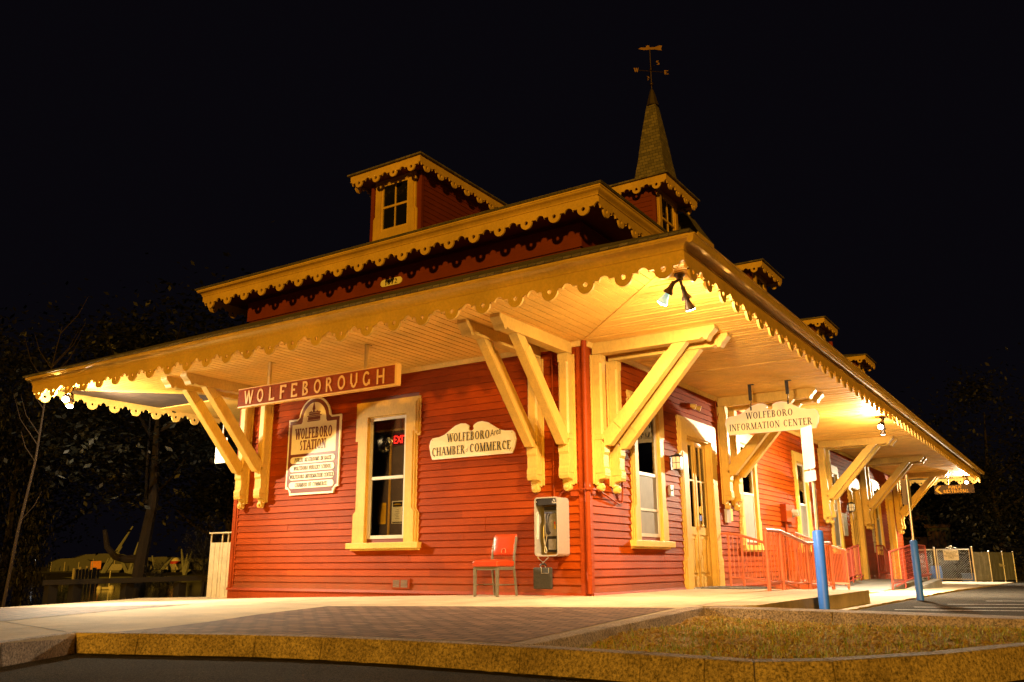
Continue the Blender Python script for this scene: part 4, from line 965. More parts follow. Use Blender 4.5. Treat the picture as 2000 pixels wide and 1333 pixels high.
for i, pts in enumerate([[(-.16, 0), (.15, 0), (.15, .06), (-.16, .06)], [(-.19, .065), (.19, .065), (.17, .085), (-.17, .085)], [(-.14, .09), (.14, .09), (.14, .125), (-.14, .125)], [(-.16, .13), (.17, .13), (.13, .15), (-.13, .15)],
                         [(-.045, .15), (.0, .15), (.0, .19), (-.045, .19)], [(-.06, .19), (.015, .19), (-.022, .34)], [(-.17, -.025), (.13, -.025), (.16, -.008), (-.18, -.008)], [(.05, .15), (.09, .15), (.07, .17)], [(-.11, .15), (-.07, .15), (-.09, .17)]]):
    mb.prism(pts, Q, i*.0001, .003)
mb.build("emblem", BROWN, t)
# 1872 plaque
t = thing("date_plaque", "small oval cream plaque reading 1872 on the upper red band", "sign", (-3.82, -.04, 5.2))
mb = MB(); mb.prism(arc(-3.99, 5.335, .07, .065, 90, 270, 8)+arc(-3.63, 5.335, .07, .065, -90, 90, 8), lambda u, v, d: (u, -.036-d, v), 0, .015); mb.build("plate", CREAM, t)
mb = MB(); TX(mb, "1872", (-3.955, -.051, 5.29), (1, 0, 0), .29, .09, T=.2, t=.09); mb.build("numerals", BLACK, t)
# notice hanging at the left corner
t = thing("parking_sign", "white notice with red lettering hung under the canopy left of the end wall", "sign", (-8.8, .5, 2.47))
mb = MB(); mb.prism(arc(-8.64, 2.52, .03, .03, -90, 0, 4)+arc(-8.64, 2.97, .03, .03, 0, 90, 4)+arc(-8.93, 2.97, .03, .03, 90, 180, 4)+arc(-8.93, 2.52, .03, .03, 180, 270, 4), lambda u, v, d: (u, .5-d, v), 0, .006); mb.build("plate", WHITEP, t)
mb = MB(); mb.box(-8.80, -8.77, .507, .53, 2.49, SOF); mb.build("hanger", STEEL, t)
RL = M("red_lettering", (.55, .04, .03), .5)
mb = MB()
for q in ((-8.89, -8.68, 2.955, 2.965), (-8.89, -8.68, 2.775, 2.785), (-8.89, -8.88, 2.785, 2.955), (-8.69, -8.68, 2.785, 2.955)): mb.box(q[0], q[1], .4915, .4935, q[2], q[3])
mb.build("border", RL, t)
plaintext("lettering", "NO\nPARKING", .062, (-8.785, .494, 2.885), (1, 0, 0), (0, 0, 1), RL, t, .16); plaintext("small_lettering", "ANY\nTIME", .05, (-8.785, .494, 2.66), (1, 0, 0), (0, 0, 1), RL, t, .14)
# restrooms arrow sign at the far end
t = thing("restrooms_sign", "dark hanging sign with a yellow arrow reading PUBLIC RESTROOMS at the far canopy end", "sign", (1.95, 26.0, 3.0))
mb = MB(); mb.box(1.25, 2.62, 26.0, 26.03, 2.97, 3.30); mb.build("board", M("dark_red_board", (.045, .022, .014), .5), t)
mb = MB(); mb.prism([(1.27, 3.13), (1.42, 3.28), (1.50, 3.28), (1.36, 3.13), (1.52, 2.98), (1.43, 2.98)], lambda u, v, d: (u, 26.0-d, v), .001, .006); mb.build("arrow", GOLD, t)
mb = MB(); TX(mb, "PUBLIC", (1.74, 26.0, 3.155), (1, 0, 0), .46, .11, T=.16, t=.16, sh=0); TX(mb, "RESTROOMS", (1.56, 26.0, 3.0), (1, 0, 0), .86, .12, T=.16, t=.16, sh=0); mb.build("lettering", GOLD, t)
mb = MB(); mb.box(1.74, 1.77, 26.0, 26.03, 3.30, SOF-.001); mb.box(2.3, 2.33, 26.0, 26.03, 3.30, SOF-.001); mb.build("hanger", IRON, t)

# ------------------------------------------------------------------ things in and behind the end window
yw = .006
t = thing("yellow_notice", "bright yellow printed notice taped inside the lower left window pane", "notice", (-4.0, yw, 1.15))
mb = MB(); mb.box(-4.03, -3.83, yw+.02, yw+.023, 1.11, 1.46); mb.build("sheet", YPAPER, t); mb = MB()
for k in range(16): mb.box(-4.0, -3.87+.01*((k*7) % 3), yw+.018, yw+.0195, 1.15+k*.0175, 1.155+k*.0175)
mb.build("print", M("grey_print", (.42, .34, .05), .6), t)
t = thing("white_poster", "white poster with a black and yellow heading taped inside the lower right window pane", "poster", (-3.6, yw, 1.15))
mb = MB(); mb.box(-3.70, -3.45, yw+.02, yw+.023, 1.11, 1.48); mb.build("sheet", PAPER, t); mb = MB(); mb.box(-3.68, -3.47, yw+.018, yw+.0195, 1.385, 1.465); mb.box(-3.68, -3.47, yw+.018, yw+.0195, 1.12, 1.14); mb.build("black_band", BLACK, t)
mb = MB(); mb.prism(arc(-3.575, 1.415, .085, .022, 0, 180, 10), lambda u, v, d: (u, yw+.0175-d, v), 0, .001); mb.build("yellow_heading", YPAPER, t); mb = MB()
for k in range(6): mb.box(-3.62+.01*(k % 2), -3.53-.01*(k % 3), yw+.018, yw+.0195, 1.19+k*.028, 1.197+k*.028)
mb.build("print", GREYSTEEL, t)
t = thing("exit_sign", "glowing red EXIT sign seen through the upper right window pane", "exit sign", (-6.19, 3.13, 2.95))
EXM = emis("exit_glow", (1, .02, .01), 6)
mb = MB(); mb.box(-6.40, -5.98, 3.10, 3.16, 2.95, 3.21); mb.build("housing", emis("exit_face", (.02, .0005, .0005), 2.5), t)
plaintext("lettering", "EXIT", .24, (-6.19, 3.098, 2.99), (1, 0, 0), (0, 0, 1), EXM, t, .36)
mb = MB(); mb.box(-6.21, -6.17, 3.1, 3.15, 3.21, 3.54); mb.build("stem", IRON, t)
t = thing("chandelier", "small lit chandelier with clustered bulbs seen through the upper left pane", "chandelier", (-4.85, 1.0, 2.62))
mb = MB(); mb.tube([(-4.85, 1.0, 3.54), (-4.85, 1.0, 2.60)], .012, 6)
for k in range(7): a = k*.9; mb.tube([(-4.85, 1, 2.60), (-4.85+.14*math.cos(a), 1+.14*math.sin(a), 2.58), (-4.85+.17*math.cos(a), 1+.17*math.sin(a), 2.67)], .008, 5)
mb.build("arms", M("brass_arms", (.5, .33, .1), .3, .9), t); mb = MB()
for k in range(7): a = k*.9; mb.ball((-4.85+.17*math.cos(a), 1+.17*math.sin(a), 2.70), .035, (1, 1, 1.4), 8, 6)
for k in range(10): a = k*.63; mb.ball((-4.85+.10*math.cos(a), 1+.10*math.sin(a), 2.50+.03*(k % 3)), .022, (1, 1, 1.3), 6, 5)
mb.build("bulbs", emis("chandelier_glow", (1, .62, .18), 14), t)
pl = bpy.data.lights.new("chandelier_light", 'POINT'); po = bpy.data.objects.new("chandelier_light", pl); COL.objects.link(po); pl.energy = 1100; pl.color = (1, .68, .3); pl.shadow_soft_size = .03; po.location = (0, 0, .07); po.parent = t

# ------------------------------------------------------------------ pay telephone
t = thing("payphone", "grey metal open-fronted pay telephone mounted near the corner of the red wall", "pay phone", (-.48, -.19, .56))
def rrect(x0, x1, z0, z1, r, n=5):
    return arc(x1-r, z0+r, r, r, -90, 0, n)+arc(x1-r, z1-r, r, r, 0, 90, n)+arc(x0+r, z1-r, r, r, 90, 180, n)+arc(x0+r, z0+r, r, r, 180, 270, n)
xa, xb, za, zb = -.675, -.285, .56, 1.385
o_ = rrect(xa, xb, za, zb, .05); i_ = rrect(xa+.018, xb-.018, za+.018, zb-.018, .038)
mb = MB(); n = len(o_); P = lambda u, v, d: (u, -d, v)
mb.prism(o_, P, .03, .355, caps=False); mb.prism(i_[::-1], P, .06, .355, caps=False)
k = len(mb.v); mb.v += [P(*q, .03) for q in o_]; mb.f.append(tuple(range(k, k+n)))
k = len(mb.v); mb.v += [P(*q, .355) for q in o_]+[P(*q, .355) for q in i_]; mb.f += [(k+a_, k+(a_+1) % n, k+n+(a_+1) % n, k+n+a_) for a_ in range(n)]
mb.build("housing", HOUS, t, smooth=True)
mb = MB(); mb.prism(i_, P, .056, .06); mb.build("back_panel", GOLD, t)
mb = MB(); mb.prism(rrect(xa+.02, xb-.02, 1.275, 1.365, .03), P, .30, .345); hd = mb.build("header", BLACK, t)
plaintext("lettering", "Pay\nPhone", .04, (-.345, -.345, 1.325), (1, 0, 0), (0, 0, 1), WHITEP, t, .07); plaintext("lettering", "•", .06, (-.64, -.345, 1.30), (1, 0, 0), (0, 0, 1), WHITEP, t, .012)
mb = MB(); mb.box(-.58, -.365, -.245, -.062, .62, 1.255); tp = mb.build("telephone", BLACK, t, bevel=.006)
SHX, SHY = -.055, -.085
_ob = MB.build
def _sh(s, *a, **k):
    s.v = [(x+SHX, y+SHY, z) for x, y, z in s.v]; return _ob(s, *a, **k)
MB.build = _sh
mb = MB(); mb.box(-.515, -.32, -.166, -.161, .84, 1.20); mb.build("face_plate", STEEL, tp)
mb = MB(); mb.box(-.51, -.325, -.17, -.167, 1.155, 1.195); mb.build("instruction_card", M("blue_card", (.12, .14, .30), .5), tp)
mb = MB(); mb.box(-.50, -.47, -.17, -.167, 1.02, 1.08); mb.box(-.36, -.325, -.17, -.167, .94, 1.0); mb.build("label_card", YPAPER, tp)
mb = MB(); mb.box(-.355, -.33, -.171, -.168, 1.0, 1.04); mb.build("red_button", M("red_button", (.6, .05, .03), .4), tp)
mb = MB()
for r in range(4):
    for c in range(3): mb.box(-.415+c*.024, -.397+c*.024, -.174, -.167, .955+r*.024, .972+r*.024)
mb.build("keypad", STEEL, tp)
mb = MB(); mb.prism(rrect(-.45, -.325, .65, .80, .012), P, .161, .168); mb.build("coin_door", STEEL, tp)
mb = MB(); mb.tube([(-.43, -.20, 1.14), (-.427, -.235, 1.11), (-.425, -.245, 1.0), (-.422, -.235, .91), (-.42, -.20, .88)], [.032, .028, .019, .028, .032], 10); mb.build("handset", BLACK, t, smooth=True)
mb = MB(); mb.tube([(-.445, -.20, .885), (-.47, -.20, .78), (-.50, -.19, .68), (-.505, -.18, .62), (-.48, -.18, .60), (-.47, -.18, .64), (-.51, -.18, .74), (-.525, -.17, .84), (-.53, -.165, .95), (-.52, -.162, 1.0)], .006, 6); mb.build("cord", STEEL, t, smooth=True)
MB.build = _ob
mb = MB(); mb.tube([(-.652, -.30, .80), (-.652, -.28, .86), (-.652, -.27, 1.0), (-.652, -.28, 1.14), (-.652, -.30, 1.18), (-.652, -.33, 1.15), (-.652, -.31, 1.10), (-.652, -.31, .88), (-.652, -.33, .83), (-.652, -.30, .80)], .004, 5); mb.build("handset_symbol", WHITEP, t)
# directories hanging from it
t = thing("directory_binder", "black telephone directory binders hanging by a wire under the pay phone", "binder", (-.55, -.3, .12))
mb = MB(); mb.tube([(-.65, -.30, .565), (-.655, -.30, .54), (-.57, -.30, .475), (-.485, -.30, .54), (-.49, -.30, .565)], .006, 6); mb.tube([(-.57, -.30, .475), (-.57, -.30, .45), (-.60, -.30, .44), (-.62, -.30, .40)], .006, 6); mb.tube([(-.57, -.30, .45), (-.54, -.30, .44), (-.53, -.30, .40)], .006, 6); mb.build("wire_hanger", STEEL, t, smooth=True)
mb = MB(); mb.tube([(-.62, -.30, .43), (-.60, -.30, .455), (-.54, -.30, .455), (-.52, -.30, .43)], .014, 8); mb.build("handle", BLACK, t)
BK = M("scuffed_black_binder", (.035, .034, .028), .6, var=.35, scale=30)
mb = MB(); mb.box(-.70, -.40, -.365, -.325, .115, .405); mb.build("cover", BK, t, bevel=.012)
mb = MB(); mb.box(-.715, -.43, -.32, -.28, .13, .41); mb.build("cover", BK, t, bevel=.012); mb = MB(); mb.box(-.72, -.45, -.275, -.235, .125, .40); mb.build("cover", BK, t, bevel=.012)
mb = MB(); mb.tube([(-.56, -.367, .41), (-.56, -.37, .33), (-.44, -.37, .33), (-.44, -.367, .40)], .004, 5); mb.build("clasp", STEEL, t)

# ------------------------------------------------------------------ chair
CZ = gp(-1.2, -.6)
t = thing("side_chair", "red vinyl padded metal chair standing against the red end wall", "chair", (-1.215, -.56, CZ))
xl, xr, yf, yb = -1.405, -1.025, -.79, -.36
for x_, y_, bend in ((xl, yf, 0), (xr, yf, 0), (xl, yb, 1), (xr, yb, 1)):
    mb = MB(); s = .017
    if not bend: mb.hexa([(x_-s, y_-s, CZ), (x_+s, y_-s, CZ), (x_+s, y_+s, CZ), (x_-s, y_+s, CZ)], [(x_-s*1.3, y_-s, CZ+.395), (x_+s*1.3, y_-s, CZ+.395), (x_+s*1.3, y_+s*1.4, CZ+.395), (x_-s*1.3, y_+s*1.4, CZ+.395)])
    else:
        prof = [(y_+.07, 0), (y_+.035, .2), (y_, .40), (y_+.01, .55), (y_+.07, .83)]
        mb.prism([(u-s, v) for u, v in prof]+[(u+s, v) for u, v in reversed(prof)], lambda u, v, d: (x_+d, u, CZ+v), -.013, .013)
    lg = mb.build("leg", GREYSTEEL, t, bevel=.004)
    mb = MB(); yy = y_+(.07 if bend else 0); mb.lathe((x_, yy, CZ+.012), (0, 0, -1), [(.017, -.03), (.018, .0), (.013, .01), (0, .012)], 10); mb.build("glide", GREYSTEEL, lg)
mb = MB(); z = CZ+.36; mb.box(xl, xr, yf-.012, yf+.012, z, z+.045); mb.box(xl, xr, yb-.012, yb+.012, z, z+.045); mb.box(xl-.012, xl+.012, yf, yb, z+.001, z+.044); mb.box(xr-.012, xr+.012, yf, yb, z+.001, z+.044)
mb.build("seat_frame", GREYSTEEL, t)
mb = MB(); mb.tube([(xl, yf, CZ+.16), (xl, yb+.04, CZ+.16)], .007, 6); mb.tube([(xr, yf, CZ+.16), (xr, yb+.04, CZ+.16)], .007, 6); mb.tube([(xl, -.57, CZ+.16), (xr, -.57, CZ+.16)], .007, 6); mb.build("stretcher", GREYSTEEL, t)
def cushion(mb, x0, x1, y0, y1, z0, z1, fn, pw=.02):
    nx, ny = 8, 8; o = len(mb.v)
    for lay in (0, 1):
        for i in range(nx+1):
            for j in range(ny+1):
                u, v = i/nx*2-1, j/ny*2-1; b_ = max(0, (1-u**6)*(1-v**6)); z = z1-.012+pw*b_ if lay else z0
                k = 1-.06*(0 if lay else 0); mb.v.append(fn(x0+(x1-x0)*(i/nx), y0+(y1-y0)*(j/ny), z))
    n = (nx+1)*(ny+1); q = lambda i, j, l: o+l*n+i*(ny+1)+j
    for i in range(nx):
        for j in range(ny): mb.f += [(q(i, j, 1), q(i+1, j, 1), q(i+1, j+1, 1), q(i, j+1, 1)), (q(i, j, 0), q(i, j+1, 0), q(i+1, j+1, 0), q(i+1, j, 0))]
    for i in range(nx): mb.f += [(q(i, 0, 0), q(i+1, 0, 0), q(i+1, 0, 1), q(i, 0, 1)), (q(i, ny, 0), q(i, ny, 1), q(i+1, ny, 1), q(i+1, ny, 0))]
    for j in range(ny): mb.f += [(q(0, j, 0), q(0, j, 1), q(0, j+1, 1), q(0, j+1, 0)), (q(nx, j, 0), q(nx, j+1, 0), q(nx, j+1, 1), q(nx, j, 1))]
mb = MB(); cushion(mb, xl-.025, xr+.02, yf-.035, yb-.02, CZ+.408, CZ+.50, lambda x, y, z: (x, y, z)); mb.build("seat", VINYL, t, smooth=True, bevel=.014)
mb = MB(); cushion(mb, xl-.005, xr+.005, 0, .31, 0, .055, lambda x, y, z: (x, yb+.05+y*.18-z, CZ+.555+y)); mb.build("backrest", VINYL, t, smooth=True, bevel=.02)
mb = MB(); mb.tube([(-1.235, yb-.012, CZ+.60)]+[(-1.20+.035*math.cos(math.radians(a)), yb-.008+.004, CZ+.63+.035*math.sin(math.radians(a))) for a in range(180, -1, -30)]+[(-1.165, yb-.012, CZ+.60)], .003, 5); mb.build("handle_scar", M("pale_scuff", (.7, .35, .18), .5), t)

# ------------------------------------------------------------------ slatted waste bin at the lake corner
bz = gp(-8.0, .1)-.005
t = thing("slatted_bin_enclosure", "beige slatted wooden bin enclosure with an open slot under its lid at the left corner", "bin enclosure", (-8.03, .45, bz))
mb = MB(); y0 = .10
for x_, wd in ((-8.37, .135), (-8.225, .135), (-8.08, .075), (-7.995, .145), (-7.84, .12)): mb.box(x_, x_+wd, y0, y0+.02, bz+.005, bz+1.03)
for k in range(5): mb.box(-8.39, -8.37, y0+.03+k*.14, y0+.15+k*.14, bz+.005, bz+1.0)
mb.build("slat", SHED, t)
mb = MB(); mb.box(-8.41, -7.68, y0-.02, y0+.75, bz+1.20, bz+1.225); mb.build("lid", SHED, t)
mb = MB()
for x_ in (-8.40, -8.07+.0, -7.90, -7.73): mb.box(x_, x_+.02, y0+.021, y0+.045, bz, bz+1.198)
mb.box(-8.40, -8.37, y0+.70, y0+.74, bz, bz+1.198); mb.box(-7.74, -7.71, y0+.70, y0+.74, bz, bz+1.198); mb.build("post", SHED, t)
mb = MB(); mb.box(-8.36, -7.73, y0+.08, y0+.70, bz+.01, bz+.98); mb.build("bin_liner", M("dark_bin", (.05, .04, .02), .7), t)

# ------------------------------------------------------------------ lanterns and fittings on the long wall
def lantern(y, z, label):
    t = thing("wall_lantern", label, "wall lantern", (.03, y, z-.13), "wall lanterns beside the doors")
    mb = MB(); mb.box(.02, .035, y-.05, y+.05, z-.12, z+.12); mb.box(.035, .12, y-.012, y+.012, z+.11, z+.135); mb.hexa([(.06, y-.085, z+.10), (.24, y-.085, z+.10), (.24, y+.085, z+.10), (.06, y+.085, z+.10)], [(.13, y-.02, z+.16), (.17, y-.02, z+.16), (.17, y+.02, z+.16), (.13, y+.02, z+.16)])
    mb.box(.10, .20, y-.045, y+.045, z-.13, z-.11)
    for a, b_ in ((.075, y-.07), (.215, y-.07), (.075, y+.06), (.215, y+.06)): mb.box(a, a+.01, b_, b_+.01, z-.11, z+.10)
    mb.box(.074, .226, y-.072, y+.072, z-.01, z+.0); mb.box(.143, .153, y-.073, y-.068, z-.11, z+.10); mb.box(.2255, .2275, y-.005, y+.005, z-.11, z+.10)
    mb.build("frame", IRON, t); mb = MB(); mb.box(.08, .222, y-.066, y+.066, z-.108, z+.098); mb.build("opal_glass", M("opal_glass", (.75, .70, .55), .3, var=.03), t)
    return t
lantern(3.08, 2.15, "iron lantern with opal panes left of the nearest double door")
lantern(16.45, 2.05, "iron lantern with opal panes left of the far double door")
t = thing("emergency_light", "small twin-head emergency light above the nearest double door", "emergency light", (.03, 4.2, 3.3))
mb = MB(); mb.box(.02, .07, 4.0, 4.3, 3.27, 3.35); mb.build("box", REDTRIM, t)
for yy in (4.05, 4.3):
    mb = MB(); mb.lathe((.08, yy, 3.31), (.8, .3, -.35), [(.0, -.02), (.03, -.02), (.05, .05), (.055, .09), (.0, .085)], 12); mb.build("head", YEL, t, smooth=True)
t = thing("electric_meter", "red meter cabinet with a round glass electric meter between the second and third windows", "meter", (.03, 10.0, 1.4))
mb = MB(); mb.box(.022, .16, 9.45, 9.85, 1.38, 1.78); mb.box(.022, .12, 9.95, 10.3, 1.35, 1.8); mb.tube([(.07, 9.65, 1.38), (.07, 9.65, .1)], .03, 8); mb.build("cabinet", REDTRIM, t)
mb = MB(); mb.lathe((.12, 10.12, 1.60), (1, 0, 0), [(.0, 0), (.10, 0), (.10, .03), (.085, .035), (.085, .12), (.07, .15), (.0, .155)], 18); mb.build("glass_dial", M("meter_glass", (.5, .48, .42), .1, .5), t, smooth=True)
t = thing("brochure_box", "clear brochure holder with a folded yellow leaflet beside the nearest door", "brochure box", (.03, 5.75, 1.25))
mb = MB(); mb.box(.03, .08, 5.62, 5.84, 1.22, 1.48); mb.build("holder", M("clear_plastic", (.45, .40, .35), .15), t); mb = MB(); mb.box(.04, .06, 5.90, 6.02, 1.26, 1.50); mb.build("leaflet", YELT, t)
t = thing("door_bell_panel", "small grey doorbell panel beside the lantern", "bell panel", (.03, 2.98, 1.6)); mb = MB(); mb.box(.02, .07, 2.90, 3.02, 1.58, 1.76); mb.build("plate", STEEL, t); mb = MB(); mb.lathe((.07, 2.96, 1.67), (1, 0, 0), [(.02, 0), (.02, .01), (0, .012)], 10); mb.build("button", IRON, t)
t = thing("notice_case", "framed notice case on the wall left of the far door", "notice case", (.03, 15.75, 1.2)); mb = MB(); mb.box(.022, .05, 15.62, 16.12, 1.2, 1.85); mb.build("frame", ALU, t); mb = MB(); mb.box(.051, .054, 15.66, 16.08, 1.24, 1.81); mb.build("sheet", M("faded_notice", (.45, .48, .44), .4, var=.3, scale=8), t)
t = thing("notice_sheet", "white notice sheets stapled under the far bracket", "notice", (.03, 19.9, 1.2)); mb = MB(); mb.box(.024, .03, 19.7, 20.1, 1.1, 1.75); mb.box(.031, .035, 19.72, 20.05, .75, 1.08); mb.build("paper", PAPER, t)
# door mats
t = thing("door_mat", "grey ribbed door mat in front of the nearest double door", "door mat", (.7, 4.4, .02)); mb = MB(); mb.box(.14, 1.1, 3.85, 5.05, .02, .034); mb.build("pad", M("grey_rubber", (.10, .095, .085), .9), t); mb = MB()
for k in range(14): mb.box(.16+k*.066, .19+k*.066, 3.88, 5.02, .034, .040)
mb.build("rib", M("grey_carpet_rib", (.16, .15, .13), .95), t)
door_warn = thing("door_sticker", "round yellow and blue stickers on the glass of the nearest door", "sticker", (-.07, 4.3, 1.3))
mb = MB()
for yy in (4.06, 4.62): mb.lathe((-.077, yy, 1.42), (1, 0, 0), [(.0, 0), (.07, 0), (.07, .002), (0, .0025)], 16)
mb.build("yellow_disc", YPAPER, door_warn); mb = MB()
for yy in (4.06, 4.62): mb.box(-.077, -.075, yy-.07, yy+.07, 1.22, 1.32)
mb.build("blue_square", M("blue_sticker", (.06, .10, .45), .5), door_warn)

# ------------------------------------------------------------------ weathervane on the spire
VX, VY = -.27, 3.77
t = thing("weathervane", "gilded weathervane with compass letters on top of the spire", "weathervane", (VX, VY, 9.85))
GL = M("dull_gilding", (.24, .13, .035), .45, .3)
mb = MB(); mb.tube([(VX, VY, 9.85), (VX, VY, 10.84)], .014, 8); mb.ball((VX, VY, 10.02), .04); mb.ball((VX, VY, 10.36), .03); mb.build("rod", BRONZE, t, smooth=True)
ax1 = Vector((.75, .66, 0)).normalized(); ax2 = Vector((-ax1.y, ax1.x, 0)); mb = MB(); c = Vector((VX, VY, 10.32)); mb.tube([c-ax1*.27, c+ax1*.27], .008, 6); mb.tube([c-ax2*.22, c+ax2*.22], .008, 6); mb.build("compass_arm", BRONZE, t)
for ch, dv in (("W", -ax1*.36), ("E", ax1*.28), ("N", ax2*.26), ("S", -ax2*.32)):
    mb = MB(); text(mb, ch, c+dv+Vector((0, 0, -.055)), R_, (0, 0, 1), .09, .095, T=.22, t=.16, sh=.08, st=.12, depth=.01); mb.build("compass_letter", GL, t)
mb = MB(); vd = R_.normalized(); q = c+Vector((0, 0, .52))
Q = lambda u, v, d: q+vd*u+Vector((0, 0, v))+F_*d
mb.prism([(u_*.72, v_*.72) for u_, v_ in [(-.34, .0), (-.26, .05), (-.12, .045), (-.10, .11), (-.02, .12), (.0, .05), (.14, .06), (.30, .12), (.36, .10), (.33, .02), (.34, -.05), (.26, -.04), (.12, -.015), (-.05, -.03), (-.2, -.035)]], Q, -.012, .012); mb.build("vane", GL, t)
# ------------------------------------------------------------------ blue sleeved sign posts
def signpost(x, y, z, lean, label, plates, ang, pm):
    t = thing("sign_post", label, "sign post", (x, y, z), "blue sleeved sign posts along the car park")
    hb = 1.08; mb = MB(); mb.lathe((x, y, z-.03), (0, 0, 1), [(.0, 0), (.066, 0), (.066, hb), (.058, hb+.012), (.035, hb+.02), (.0, hb+.021)], 20); mb.build("sleeve", BLUE, t, smooth=True)
    top = Vector((x+lean[0], y+lean[1], z+lean[2])); mb = MB(); mb.tube([(x, y, z+hb-.05), top], .024, 10); mb.build("pole", STEEL, t, smooth=True)
    u = Vector((math.cos(ang), math.sin(ang), 0)); n_ = Vector((-u.y, u.x, 0))
    for k, (dz, w_, h_) in enumerate(plates):
        c = Vector((x, y, z+dz)); s = (dz-hb)/(lean[2]-hb); c.x += lean[0]*s; c.y += lean[1]*s; c += n_*.032
        mb = MB(); r = .025; mb.prism(rrect(-w_/2, w_/2, -h_/2, h_/2, r), lambda a, b_, d: c+u*a+Vector((0, 0, b_))+n_*d, 0, .004); mb.build("sign_plate", pm, t)
    return t
signpost(3.05, .52, -.21, (.0, .02, 2.42), "nearest blue sleeved post carrying two bright sign plates, in front of the salmon railings", [(2.13, .305, .56), (1.76, .305, .14)], math.radians(132), M("bright_plate", (.8, .78, .74), .35, .1, var=.05))
signpost(3.22, 6.75, -.22, (.0, .05, 2.28), "farther blue sleeved post carrying one pinkish sign plate at the edge of the pavement", [(1.95, .305, .46)], math.radians(70), M("pinkish_plate", (.46, .36, .33), .5, .1, var=.05))

# ------------------------------------------------------------------ ramps and railings
mb = MB(); A_ = [(.12, 4.2), (2.30, 4.2), (2.30, 10.3), (.12, 10.3)]
mb.hexa([(.07, 5.42, -.4), (1.85, 4.2, -.4), (1.85, 10.4, -.4), (.07, 10.4, -.4)], [(.07, 5.42, .0), (1.85, 4.2, .018), (1.85, 10.4, -.20), (.07, 10.4, -.20)])
struct(mb.build("entrance_ramp", CONC))
mb = MB(); mb.hexa([(.07, 11.3, -.4), (1.75, 11.3, -.4), (1.75, 15.9, -.4), (.07, 15.9, -.4)], [(.07, 11.3, -.2), (1.75, 11.3, -.2), (1.75, 15.9, -.06), (.07, 15.9, -.06)]); mb.box(.07, 1.9, 15.905, 18.7, -.4, -.065)
struct(mb.build("far_ramp", CONC2))
mb = MB(); mb.hexa([(1.95, 13.0, -.4), (2.2, 13.0, -.4), (2.45, 15.9, -.4), (2.2, 15.9, -.4)], [(1.95, 13.0, -.20), (2.18, 13.0, -.20), (2.42, 15.9, .0), (2.2, 15.9, .0)]); struct(mb.build("ramp_kerb", CONC2))
def railing(label, pts, mat, posts, lower=True, n_b=None, gap=.11, r=.022, cap=.024, hand=None, mesh=False):
    """pts: (x, y, z_base, z_top) along the run; posts: indexes that get a post to the ground"""
    x, y, z0, z1 = pts[0]; t = thing("ramp_railing", label, "railing", (x, y, z0))
    mb = MB(); mb.tube([(a, b, d) for a, b, c, d in pts], cap, 10); mb.build("top_rail", mat, t, smooth=True)
    if lower: mb = MB(); mb.tube([(a, b, c+.14) for a, b, c, d in pts], .018, 8); mb.build("bottom_rail", mat, t, smooth=True)
    for i in posts:
        a, b, c, d = pts[i]; mb = MB(); mb.tube([(a, b, c-.03), (a, b, d-.01)], cap, 10); mb.build("post", mat, t, smooth=True)
    k = 0
    for p, q in zip(pts[:-1], pts[1:]):
        L = math.hypot(q[0]-p[0], q[1]-p[1]); n = max(1, int(L/gap))
        for i in range(1, n):
            f = i/n; a, b, c, d = [u+(v-u)*f for u, v in zip(p, q)]
            if k < 95:
                mb = MB(); mb.tube([(a, b, c+.14), (a, b, d-.01)], .009, 6, False); mb.build("baluster", mat, t); k += 1
    if hand:
        mb = MB(); mb.tube(hand, .02, 8); mb.build("handrail", mat, t, smooth=True)
    if mesh:
        mb = MB()
        for p, q in zip(pts[:-1], pts[1:]):
            L = math.hypot(q[0]-p[0], q[1]-p[1]); n = int(L/.10)
            for i in range(1, n):
                f = i/n; a, b, c, d = [u+(v-u)*f for u, v in zip(p, q)]; mb.tube([(a+.012, b, c+.1), (a+.012, b, d-.02)], .003, 4, False)
            for j in range(1, 9):
                h = j/9; mb.tube([(p[0]+.012, p[1], p[2]+.1+(p[3]-p[2]-.12)*h), (q[0]+.012, q[1], q[2]+.1+(q[3]-q[2]-.12)*h)], .004, 4, False)
        mb.build("wire_panel", mat, t)
    return t
g1 = .018
railing("short salmon railing of thin balusters beside the casing of the nearest double door", [(.2, 5.26, .05, 1.0), (.45, 5.27, .04, .96), (.9, 5.30, .01, .81)], RAILRED, [0, 1, 2], gap=.065, hand=[(.03, 5.25, 1.0), (.2, 5.26, 1.0)])
railing("nearest salmon tube railing with a stepped top beside the blue sleeved post", [(1.58, 3.1, .015, .97), (1.62, 3.75, .01, .97), (1.72, 5.0, -.05, .785), (1.80, 6.35, -.11, .81)], RAILRED, [0, 1, 2, 3], gap=.155, cap=.032, hand=[(1.52, 3.15, .16), (1.55, 3.8, .17), (1.64, 4.8, -.02)])
railing("long salmon railing sloping down behind the nearest tube railing", [(1.33, 5.7, .0, 1.0), (1.35, 7.2, -.06, .87), (1.40, 9.4, -.14, .71)], RAILRED, [0, 1, 2], gap=.12, hand=[(1.27, 5.8, .12), (1.34, 9.3, .0)])
railing("dark red wall-side railing at the far ramp", [(.55, 12.9, -.1, .72), (.6, 13.6, -.04, .82), (.64, 14.4, 0, .91)], RAILDARK, [0, 1, 2], gap=.10, hand=[(.62, 12.7, -.05), (.68, 13.8, .05), (.7, 14.4, .10)])
railing("short dark red stepped railing before the far double door", [(.35, 18.4, .02, .95), (.6, 18.2, .0, .94), (.95, 17.2, -.03, .6)], RAILDARK, [0, 1, 2], gap=.10, hand=[(.4, 18.4, .12), (.65, 18.1, .12)])
